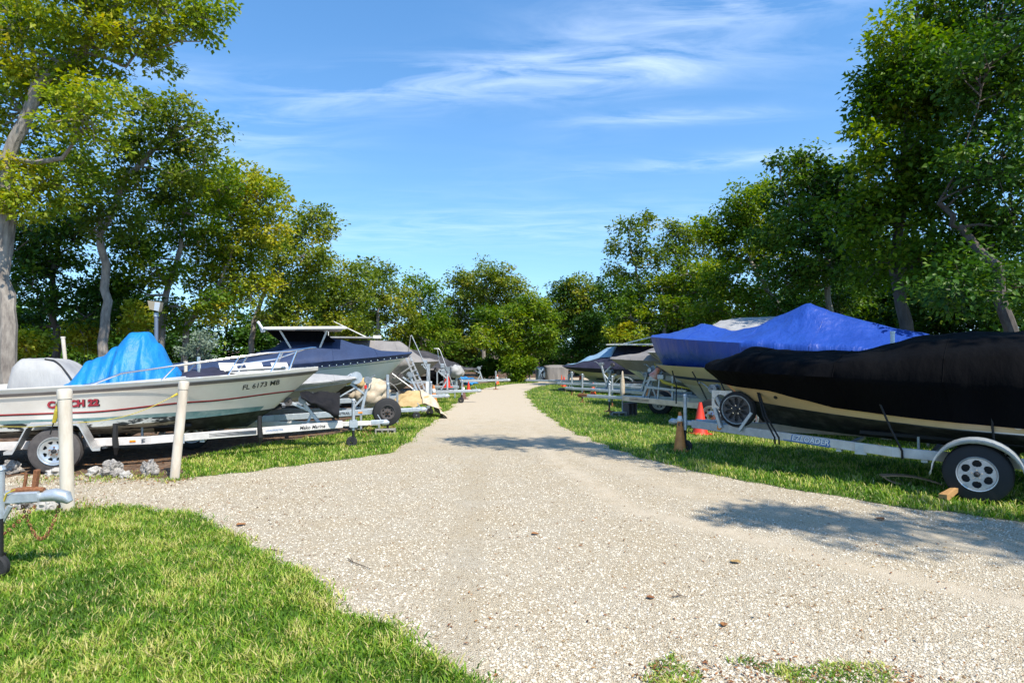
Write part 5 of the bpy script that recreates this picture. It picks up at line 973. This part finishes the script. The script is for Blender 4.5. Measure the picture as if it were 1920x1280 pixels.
# cones, jack shoe, boards
c51 = cone('tall faded orange cone numbered 51 in front of the near right trailer jack', 1275, 846, .70, 'orangeold', ((.76, .90),), r=.105)
c51.rotation_euler.z = 0
for k, ch in enumerate('51'):
    hgt = .46; rr_ = .105 + (.105 * .22 - .105) * (hgt - .05) / .62 + .004; me = text_mesh(ch, .12, bold=.004); a0 = -math.pi / 2 + (-.55 if k == 0 else .55) + .05
    for v_ in me.vertices: a_ = a0 + v_.co.x / rr_; v_.co = (rr_ * math.cos(a_), rr_ * math.sin(a_), hgt + v_.co.y)
    me.materials.clear(); link('numeral', me, M['ink'], c51)
cone('large bright red cone behind the near right trailer coupler', 1313, 814, .68, 'redcone', r=.155)
bd = empty('bent_board', 'warped brown board lying in the grass by the alloy wheel', 'board', (*ground_at(1700, 912), 0), R(-16))
q = MB(); q.grid([[(-.3 + .68 * u, -.07 + .14 * v, .13 + .03 * math.sin(u * 3.1) - .07 * u * u) for v in (0, .5, 1)] for u in [k / 10 for k in range(11)]]); q.grid([[(-.3 + .22 * u, -.07 + .14 * v, .13 - .09 * math.sin(u * 1.57)) for v in (0, .5, 1)] for u in [k / 5 for k in range(6)]]); q.build('board', M['wood'], bd, solid=.014)
wd = empty('wheel_chock', 'small orange brown wooden wedge propped against the alloy wheel', 'wheel chock', (*ground_at(1772, 941), 0), R(20))
q = MB(); q.add([(-.04, -.05, .015), (-.04, .05, .0), (.28, .04, .16), (.28, -.02, .15), (-.04, -.05, .10), (-.04, .05, .09), (.28, .04, .19), (.28, -.02, .18)], [(0, 1, 2, 3), (4, 5, 6, 7), (0, 1, 5, 4), (1, 2, 6, 5), (2, 3, 7, 6), (3, 0, 4, 7)]); q.build('wedge', M['woodlight'], wd)

# ---- 7 royal blue covered boat
A7 = R(139.5); B7 = (3.72, 15.55)
h7 = Hull(8.6, 2.4, 1.44, 1.3, .60, .50, .98, .80, rake=1.1, full=.30, p=.42, cw=.80, flare=1.0)
b = boat_root('large cream hulled boat under a peaked royal blue cover behind the black one', B7, A7)
hull_parts(h7, b, M['gelcream'], M['gelold'], rub=None)
h7c = Hull(8.6, 2.62, 2.12, 1.72, 1.0, .8, 1.34, 1.2, rake=.45, full=.26, p=.40, cw=.93, flare=.8)
cover(h7c, b, M['blue'], [(0, 2.14), (.05, 2.22), (.135, 2.41), (.19, 2.31), (.24, 2.26), (.28, 2.32), (.39, 2.72), (.415, 2.78), (.44, 2.72), (.5, 2.48), (.62, 2.17), (.7, 2.02), (1, 1.85)], [(0, 1.02), (1, 1.0)], amp=.045, fold=3.5, seed=31, p=.92, off=.03, n=110, front=.06, linear=True, skirt_out=[(0, .10), (1, .10)], sharp=.5)
stripe(h7, b, 1.3, 1.45, M['navy'], 'waterline_stripe', t0=.02)
for x0, x1 in ((-.75, -.95), (-1.35, -1.75), (-1.95, -2.3)):
    St = MB(); a_ = h7.at_x(x0, 1.3, 1) + Vector((0, .06, 0)); St.tube([a_, Vector(((x0 + x1) / 2, a_.y, .95)), Vector((x1, 1.0, .55))], .016, 5); St.build('hold_down_strap', M['strap'], b)
t7 = trailer('grey beamed trailer with rusty coupler, propped on a dark block under the blue covered boat', B7, A7, zr=.50, W=1.0, xa=1.0, xb=-2.4, xe=-8, xc=2.3, xw=-1.9, r=.36, rh=.14, m='alu', m_t='galv', wheels=2, jx=1.45, jtop=.86, jstyle='none', jz0=.12, post=(.3, .75, 1.), lean=-.25, fend=None, coupler='rust', tongue_z=.52)
Ln = MB()
for dz_ in (-.02, .015): Ln.beam(rail_pt(.75, 1.0, 1.0, -2.4, .5, 1, .52) + Vector((0, .003, dz_)), rail_pt(.1, 1.0, 1.0, -2.4, .5, 1, .52) + Vector((0, .003, dz_)), .006, .012)
Ln.build('rail_stripe', M['ink'], t7)
for (x_, y_, z_, rr_, mm, nm) in ((-.05, .25, 1.22, .13, 'redcone', 'red_float'),):
    bu = empty('bell_float', 'faded red and white bell shaped float hung under the bow of the blue cover', 'float', (*frame(B7, A7)(x_, y_), 0), A7); q = MB(); q.lathe([(.01, .14), (.05, .13), (.07, .02), (.12, -.1), (.125, -.13), (.02, -.13)], (0, 0, z_), (-.5, -.1, .8), 18); q.build('float_body', mat('faded_red', (.62, .16, .10), .5, col2=(.66, .42, .34), nscale=7), bu, smooth=True); q = MB(); q.tube([(0, 0, z_ + .1), (.04, 0, z_ + .24)], .008, 5); q.build('line', M['yellow'], bu)
Yr = MB(); Yr.tube([(.0, .1, 1.15), (-.3, .35, 1.0), (-.7, .5, .93), (-1.1, .6, .88)], [.03, .04, .03, .01], 6); Yr.build('yellow_strap', M['yellow'], t7)
Wm = MB(); Wm.box((.05, .1, 1.1), (.2, .16, .2)); Wm.box((-.2, .25, 1.12), (.16, .12, .12)); Wm.cyl((.15, .1, 1.28), (.15, .22, 1.28), .05); Wm.beam((.4, .1, .55), (.15, .1, 1.15), .06, .06, (1, 0, 0)); Wm.beam((-.5, .25, .55), (-.5, .25, 1.15), .05, .05); Wm.beam((-.1, .25, .55), (-.15, .25, 1.1), .04, .04); Wm.beam((.2, .25, .85), (-.9, .35, .8), .05, .06); Wm.build('winch_head', M['galv'], t7)
X_, Y_ = ground_at(1183, 781); block('dark hollow concrete block stood on end under the grey trailer beam', X_, Y_ + .12, R(30), (.30, .24, .37), m='concdark', up=False, holes=2)
X_, Y_ = ground_at(1166, 781); block('pale low concrete block beneath the trailer jack', X_ - .1, Y_ + .02, R(12), (.42, .2, .13), up=False, holes=2)
X_, Y_ = ground_at(1054, 733); block('small pale concrete block at the tip of the right lawn', X_, Y_ + .1, R(2), (.3, .2, .13), up=False, holes=2)
fl = empty('wooden_float', 'tan bowling pin shaped float hanging beside the trailer beam', 'float', (*(lambda p: (p.x, p.y))(at(1167, 720, 16.6)), 0), 0)
q = MB(); q.lathe([(.006, 1.22), (.02, 1.20), (.03, 1.10), (.055, .98), (.07, .8), (.065, .62), (.04, .52), (.01, .50)], (0, 0, 0), (0, 0, 1), 16); q.build('float_body', M['wood'] if False else M['tan'], fl, smooth=True); q = MB(); q.tube([(0, 0, 0), (0, 0, .52)], .02, 7); q.build('stake', M['galv'], fl)

# ---- 8 silver topped boat behind the blue one, and a small white bow in front of it
A8 = R(141); B8 = (4.15, 18.4)
h8 = Hull(7.5, 2.6, 1.72, 1.7, .7, .55, 1.2, .8, rake=1.2, full=.4, p=.5)
b = boat_root('cream bowed boat behind the blue cover with a silver canvas cabin top', B8, A8)
hull_parts(h8, b, M['gel'], M['bottom'])
cover(h8, b, M['lightcan'], [(0, 1.74), (.2, 1.78), (.24, 2.0), (.28, 2.60), (.34, 2.66), (.7, 2.66), (.74, 2.1), (1, 1.9)], [(0, 1.4), (.4, 1.6), (1, 1.6)], amp=.02, seed=41, p=.28)
for x_ in (-.35, -.6): St = MB(); St.tube([h8.at_x(x_, 1.68, 1) + Vector((0, .05, 0)), h8.at_x(x_ - .35, 1.3, 1) + Vector((0, .03, 0)), h8.at_x(x_ - .6, 1.05, 1) + Vector((0, .02, 0))], .01, 5); St.build('hold_down_strap', M['strap'], b)
t8 = trailer('galvanised trailer with brown wheel and short upright post behind the grey beamed one', B8, A8, zr=.5, W=1., xa=.6, xb=-2.4, xe=-7, xc=1.9, xw=-.9, r=.36, wheels=1, jx=1.3, jtop=.95, post=(.3, .5, 1.), fend=None, jstyle='none', rimmat='tan')
# ---- 9 grey covered boat with white hull
A9 = R(146); B9 = (3.3, 20.2)
h9 = Hull(7, 2.5, 1.50, 1.40, .62, .5, .98, .75, rake=1.4, full=.5, p=.5)
b = boat_root('white hulled boat with pointed bow under a light grey canvas, left of the blue cover', B9, A9)
hull_parts(h9, b, M['gel'], M['gel'])
cover(h9, b, M['greycan'], [(0, 1.54), (.12, 1.68), (.25, 1.92), (.36, 2.0), (.5, 2.06), (.7, 2.1), (1, 1.9)], [(0, 1.4), (.3, 1.3), (1, 1.2)], amp=.025, seed=51, p=.6, n=70)
q = MB(); q.beam((-2.3, .5, 2.06), (-2.3, -.5, 2.06), .5, .04); q.tube([(-1.7, .4, 2.02), (-2.4, .3, 2.1)], .02, 6); q.box((-2.2, .1, 2.14), (.14, .14, .14)); q.build('tee_top', M['gel'], b)
t9 = trailer('galvanised trailer under the white hull with the light grey canvas', B9, A9, zr=.46, W=1., xa=.6, xb=-2.4, xe=-6.6, xc=1.6, xw=-3.4, r=.33, wheels=1, jx=1.1, jtop=.95, post=(.25, .55, 1.), fend='round', mf='galv', jstyle='none')
for k in range(3): p_ = rail_pt(.1 - .35 * k, 1, .6, -2.4, .46, 1, .46); q = MB(); q.beam(p_ + Vector((-.07, .003, 0)), p_ + Vector((.07, .003, 0)), .01, .03); q.build('reflector', M['redlens'], t9)
# ---- 10 navy cover with pale panel, rod holders on its top
A10 = R(150); B10 = (2.25, 26.6)
h10 = Hull(6.4, 2.5, 1.08, 1.0, .5, .42, .75, .62, rake=1.2, full=.5, p=.5)
b = boat_root('boat under a navy canvas tent with a pale window strip and rod holders on top', B10, A10)
hull_parts(h10, b, M['gelcream'], M['gelold'])
o = cover(h10, b, M['navydark'], [(0, 1.1), (.08, 1.16), (.2, 1.5), (.33, 1.85), (.42, 1.95), (.62, 1.93), (1, 1.2)], [(0, 1.75), (.2, 1.55), (1, 1.45)], amp=.02, seed=61, p=.75, n=60)
q = MB(); rows = []
for k in range(16):
    t = .02 + .36 * k / 15; zr_ = interp([(0, 1.1), (.08, 1.16), (.2, 1.5), (.33, 1.85), (.42, 1.95), (1, 1.2)], t); w_ = abs(h10.S(t, 2, 1).y); rows.append([Vector((-6.4 * t - .02, yy * w_, h10.S(t, 2).z + .045 + (zr_ - h10.S(t, 2).z) * (1 - abs(yy)) ** .75)) for yy in (.62, .45, .3, .15, 0)])
q.grid(rows); q.build('window_strip', M['paneblue'], o, smooth=True, solid=.006)
q = MB(); q.grid([[(x_, y_, 1.99 + .03 * (1 - y_ * y_)) for y_ in (-.9, 0, .9)] for x_ in (-4.3, -3.3, -2.3)]); tt = q.build('tee_top', M['gel'], b, solid=.05)
for k in range(5): q = MB(); q.tube([(-4.3, -.8 + .4 * k, 1.98), (-4.42, -.8 + .4 * k, 2.16)], .03, 8); q.build('rod_holder', M['pvcw'], b)
q = MB(); q.tube([(-2.8, .3, 2.03), (-4.3, .5, 2.35)], .02, 6); q.tube([(-3.9, -.3, 2.0), (-4.15, -.3, 2.4)], .012, 5); q.build('antenna', M['gel'], b)
t10 = trailer('galvanised trailer with two cones by its tongue, under the navy canvas tent', B10, A10, zr=.42, W=.95, xa=.7, xb=-2.2, xe=-6, xc=1.7, xw=-3.2, r=.33, wheels=1, jx=-.4, jtop=.7, post=(-.2, .55, 1.), fend='round', mf='galv', jstyle='wheel', jy=.4)
# second, nearer galvanised trailer between
t11 = trailer('empty looking galvanised trailer crossing in front of the navy canvas tent', (3.1, 23.6), R(146), zr=.44, W=.95, xa=.5, xb=-2.0, xe=-4.4, xc=1.4, xw=-3.0, r=.3, wheels=1, jx=.9, jtop=.9, post=(-.6, .75, 1.), lean=.3, fend=None, jstyle='none')
# ---- 11 covered vehicles at the far bend
def boxcover(label, px, py0, py1, w, d, Y, m, cat='vehicle', seed=0, name='covered_vehicle', ang=0):
    p = at(px, py1, Y); root = empty(name, label, cat, (p.x, Y, 0), ang); h_ = EYE - (py0 - HOR) / FPX * Y
    def f(u, v):
        th = u * 6.283; ph = v; c_, s_ = math.cos(th), math.sin(th); k_ = (abs(c_) ** 5 + abs(s_) ** 5) ** (-.2); rr_ = 1 if v < .6 else max(0.001, 1 - ((v - .6) / .4) ** 2.2); z_ = min(1, v / .6) ** .9 * h_ * .88 + (h_ * .12 * math.sin(max(0, v - .6) / .4 * 1.57) if v > .6 else 0)
        n_ = .05 * mnoise.noise((c_ * 3 + seed, s_ * 3, z_ * 1.2)) + .03 * mnoise.noise((c_ * 8 + seed, s_ * 8, z_ * .8)); return Vector((c_ * k_ * (w / 2 + n_) * rr_, s_ * k_ * (d / 2 + n_) * rr_, max(.02, z_)))
    drape(root, 'cover_cloth', m, f, 64, 24); return root
boxcover('low trailer load under crumpled grey cloth at the far bend of the drive', 1042, 684, 711, 1.35, 2, 35, M['greycan'], 'covered trailer', 3)
o = boxcover('pale blue car rear poking out left of the grey cloth at the bend', 1017, 688, 711, .75, 2, 35.4, mat('pale_blue_paint', (.30, .40, .52), .35, col2=(.2, .27, .36), nscale=5), 'car', 6)
q = MB(); q.lathe([(.12, 0), (.26, -.03), (.3, .0), (.3, .1)], (.15, -1.03, .38), (0, -1, 0), 20); q.build('wheel', M['rubber'], o, smooth=True); q = MB(); q.lathe([(.01, 0), (.17, 0), (.19, -.02)], (.15, -1.07, .38), (0, -1, 0), 20); q.build('hub_cap', M['rim'], o, smooth=True)
sg = empty('signpost', 'slim dark post with small white notices by the bush at the bend', 'signpost', (*ground_at(993, 716.5), 0), 0)
q = MB(); q.tube([(0, 0, 0), (0, 0, 1.05)], .035, 8); q.build('post', M['black'], sg, smooth=True)
for z_, s_, mm in ((1.12, .17, 'white'), (.93, .15, 'white'), (.8, .13, 'lightcan')): q = MB(); q.box((0, -.045, z_), (s_, .015, .15)); q.build('notice', M[mm], sg)
cone('red cone beside the tip of the right lawn trailer', 1057.5, 720, .50, 'redcone', r=.10, Y=29.5, z=.0)
cone('slim orange cone left of the red one at the far trailer tongue', 1053, 718, .55, 'orange', r=.06, Y=30.2, z=.0)
cone('orange cone with two white bands on the trailer beam under the navy canvas', 1090, 0, .56, 'orange', ((.45, .62), (.72, .88)), Y=27.2, z=.40, r=.11)
cone('plain glowing orange cone alone on the right lawn', 1112, 741, .50, 'orange', r=.115)
cone('faded orange and white cone behind the short upright post', 1217, 0, .62, 'orangeold', ((.5, .7),), Y=18.0, z=.36, r=.10)

# ---- floodlight
X_ = at(293, 600, 15.0); fl = empty('floodlight_pole', 'blue grey lamp pole with square floodlight behind the blue tarp', 'floodlight', (X_.x, 15, 0), 0)
q = MB(); q.tube([(0, 0, 0), (0, 0, 2.62)], .045, 12); q.build('pole', mat('pole_blue_grey', (.16, .20, .27), .5, .3), fl, smooth=True)
q = MB(); q.tube([(0, 0, 2.6), (0, 0, 2.7)], [.06, .05], 10); q.build('swivel', M['galv'], fl)
q = MB(); q.add([(-.17, .1, 2.97), (.12, .1, 2.95), (.16, -.1, 2.95), (-.17, -.08, 2.99), (-.12, .1, 2.78), (.08, .1, 2.73), (.12, -.1, 2.71), (-.12, -.08, 2.78)], [(0, 1, 2, 3), (4, 5, 6, 7), (0, 1, 5, 4), (1, 2, 6, 5), (2, 3, 7, 6), (3, 0, 4, 7)]); q.build('lamp_housing', mat('lamp_housing_beige', (.36, .31, .22), .5), fl)
q = MB(); q.add([(.02, -.095, 2.95), (.155, -.105, 2.935), (.115, -.105, 2.73), (.0, -.095, 2.755)], [(0, 1, 2, 3)]); q.build('lamp_glass', M['glass'], fl, solid=.01)

# ---- rocks along the litter edge
def rock(label, px, py, w, h_, m='rock', seed=0):
    X, Y = ground_at(px, py); root_f = blobf(0, 0, h_ * .38, w / 2, w * .38, h_ * .62, seed, .55); g_ = MB(); g_.grid([[root_f(i / 30, j / 18) for j in range(19)] for i in range(31)]); o = g_.build('limestone_rock', M[m], None, smooth=False); o.location = (X, Y, 0); tag(o, label, 'rock', 'limestone rocks edging the gravel'); return o
rock('pitted limestone rock beside the foot of the leaning post', 281, 893, .22, .21, 'rock', 1)
rock('wide pale limestone rock midway between the two cream posts', 211, 893, .28, .21, 'rock', 2)
rock('low flat limestone rock just left of the wide pale one', 176, 893, .20, .13, 'rock2', 3)
rock('small limestone rock right of the wide pale one', 236, 896, .14, .09, 'rock2', 4)
rock('grey limestone rock left of the trailer wheel at the frame edge', 22, 888, .25, .18, 'rock', 5)
rock('half buried limestone rock below the trailer wheel', 105, 891, .24, .10, 'rock2', 6)
rock('pale limestone rock at the foot of the upright post', 88, 958, .18, .12, 'rock2', 7)
rock('dark dented limestone rock under the galvanised tongue', 52, 952, .24, .14, 'rock', 8)
# ---- single leaves and sticks on the gravel
def bigleaf(label, px, py, s, tone, rz):
    X, Y = ground_at(px, py); g_ = MB(); g_.grid([[(s * (u - .5) , s * .42 * math.sin(u * 3.14) ** .7 * v, .006 + s * .09 * abs(v) + s * .05 * (1 + math.sin(u * 5))) for v in (-1, 0, 1)] for u in (0.001, .2, .45, .7, .9, .999)]); o = g_.build('fallen_leaf', LITTER, None, solid=.002); o.location = (X, Y, .006); o.rotation_euler = (0, 0, rz)
    a = o.data.attributes.new('tone', 'FLOAT', 'POINT'); [setattr(x, 'value', tone) for x in a.data]; tag(o, label, 'leaf', 'single leaves lying on the drive')
bigleaf('curled red brown leaf in the middle of the drive', 1003, 1003, .075, .7, .3); bigleaf('large olive brown leaf on the gravel right of centre', 1379, 1056, .085, .95, 2.6)
bigleaf('orange brown leaf near the edge of the near lawn', 452, 986, .10, .7, .9); bigleaf('thin dark leaf in the shade near the right lawn', 1650, 975, .10, .45, 1.9); bigleaf('russet leaf low in the drive above the bottom weeds', 1357, 1174, .06, .7, 1.2)
bigleaf('flat dark leaf lying left of the olive brown one', 1220, 1123, .06, .45, .1)
def stick(label, pts, r=.004):
    P_ = [Vector((*ground_at(*p), .018)) for p in pts]; g_ = MB(); g_.tube(P_, [r] * (len(P_) - 1) + [r * .5], 5); g_.tube([P_[1], P_[1] + Vector((-.03, .05, .02))], r * .7, 5); o = g_.build('twig', M['twig'], None); tag(o, label, 'twig', 'dry twigs on the gravel')
stick('forked dry twig on the gravel right of the near lawn', [(652, 1050), (662, 1057), (678, 1063), (697, 1070)]); stick('short dry twig at the lawn edge', [(495, 1033), (515, 1034), (536, 1038)], .005); stick('thin dry stick lower down the drive', [(1260, 1122), (1275, 1120), (1290, 1122)], .004)
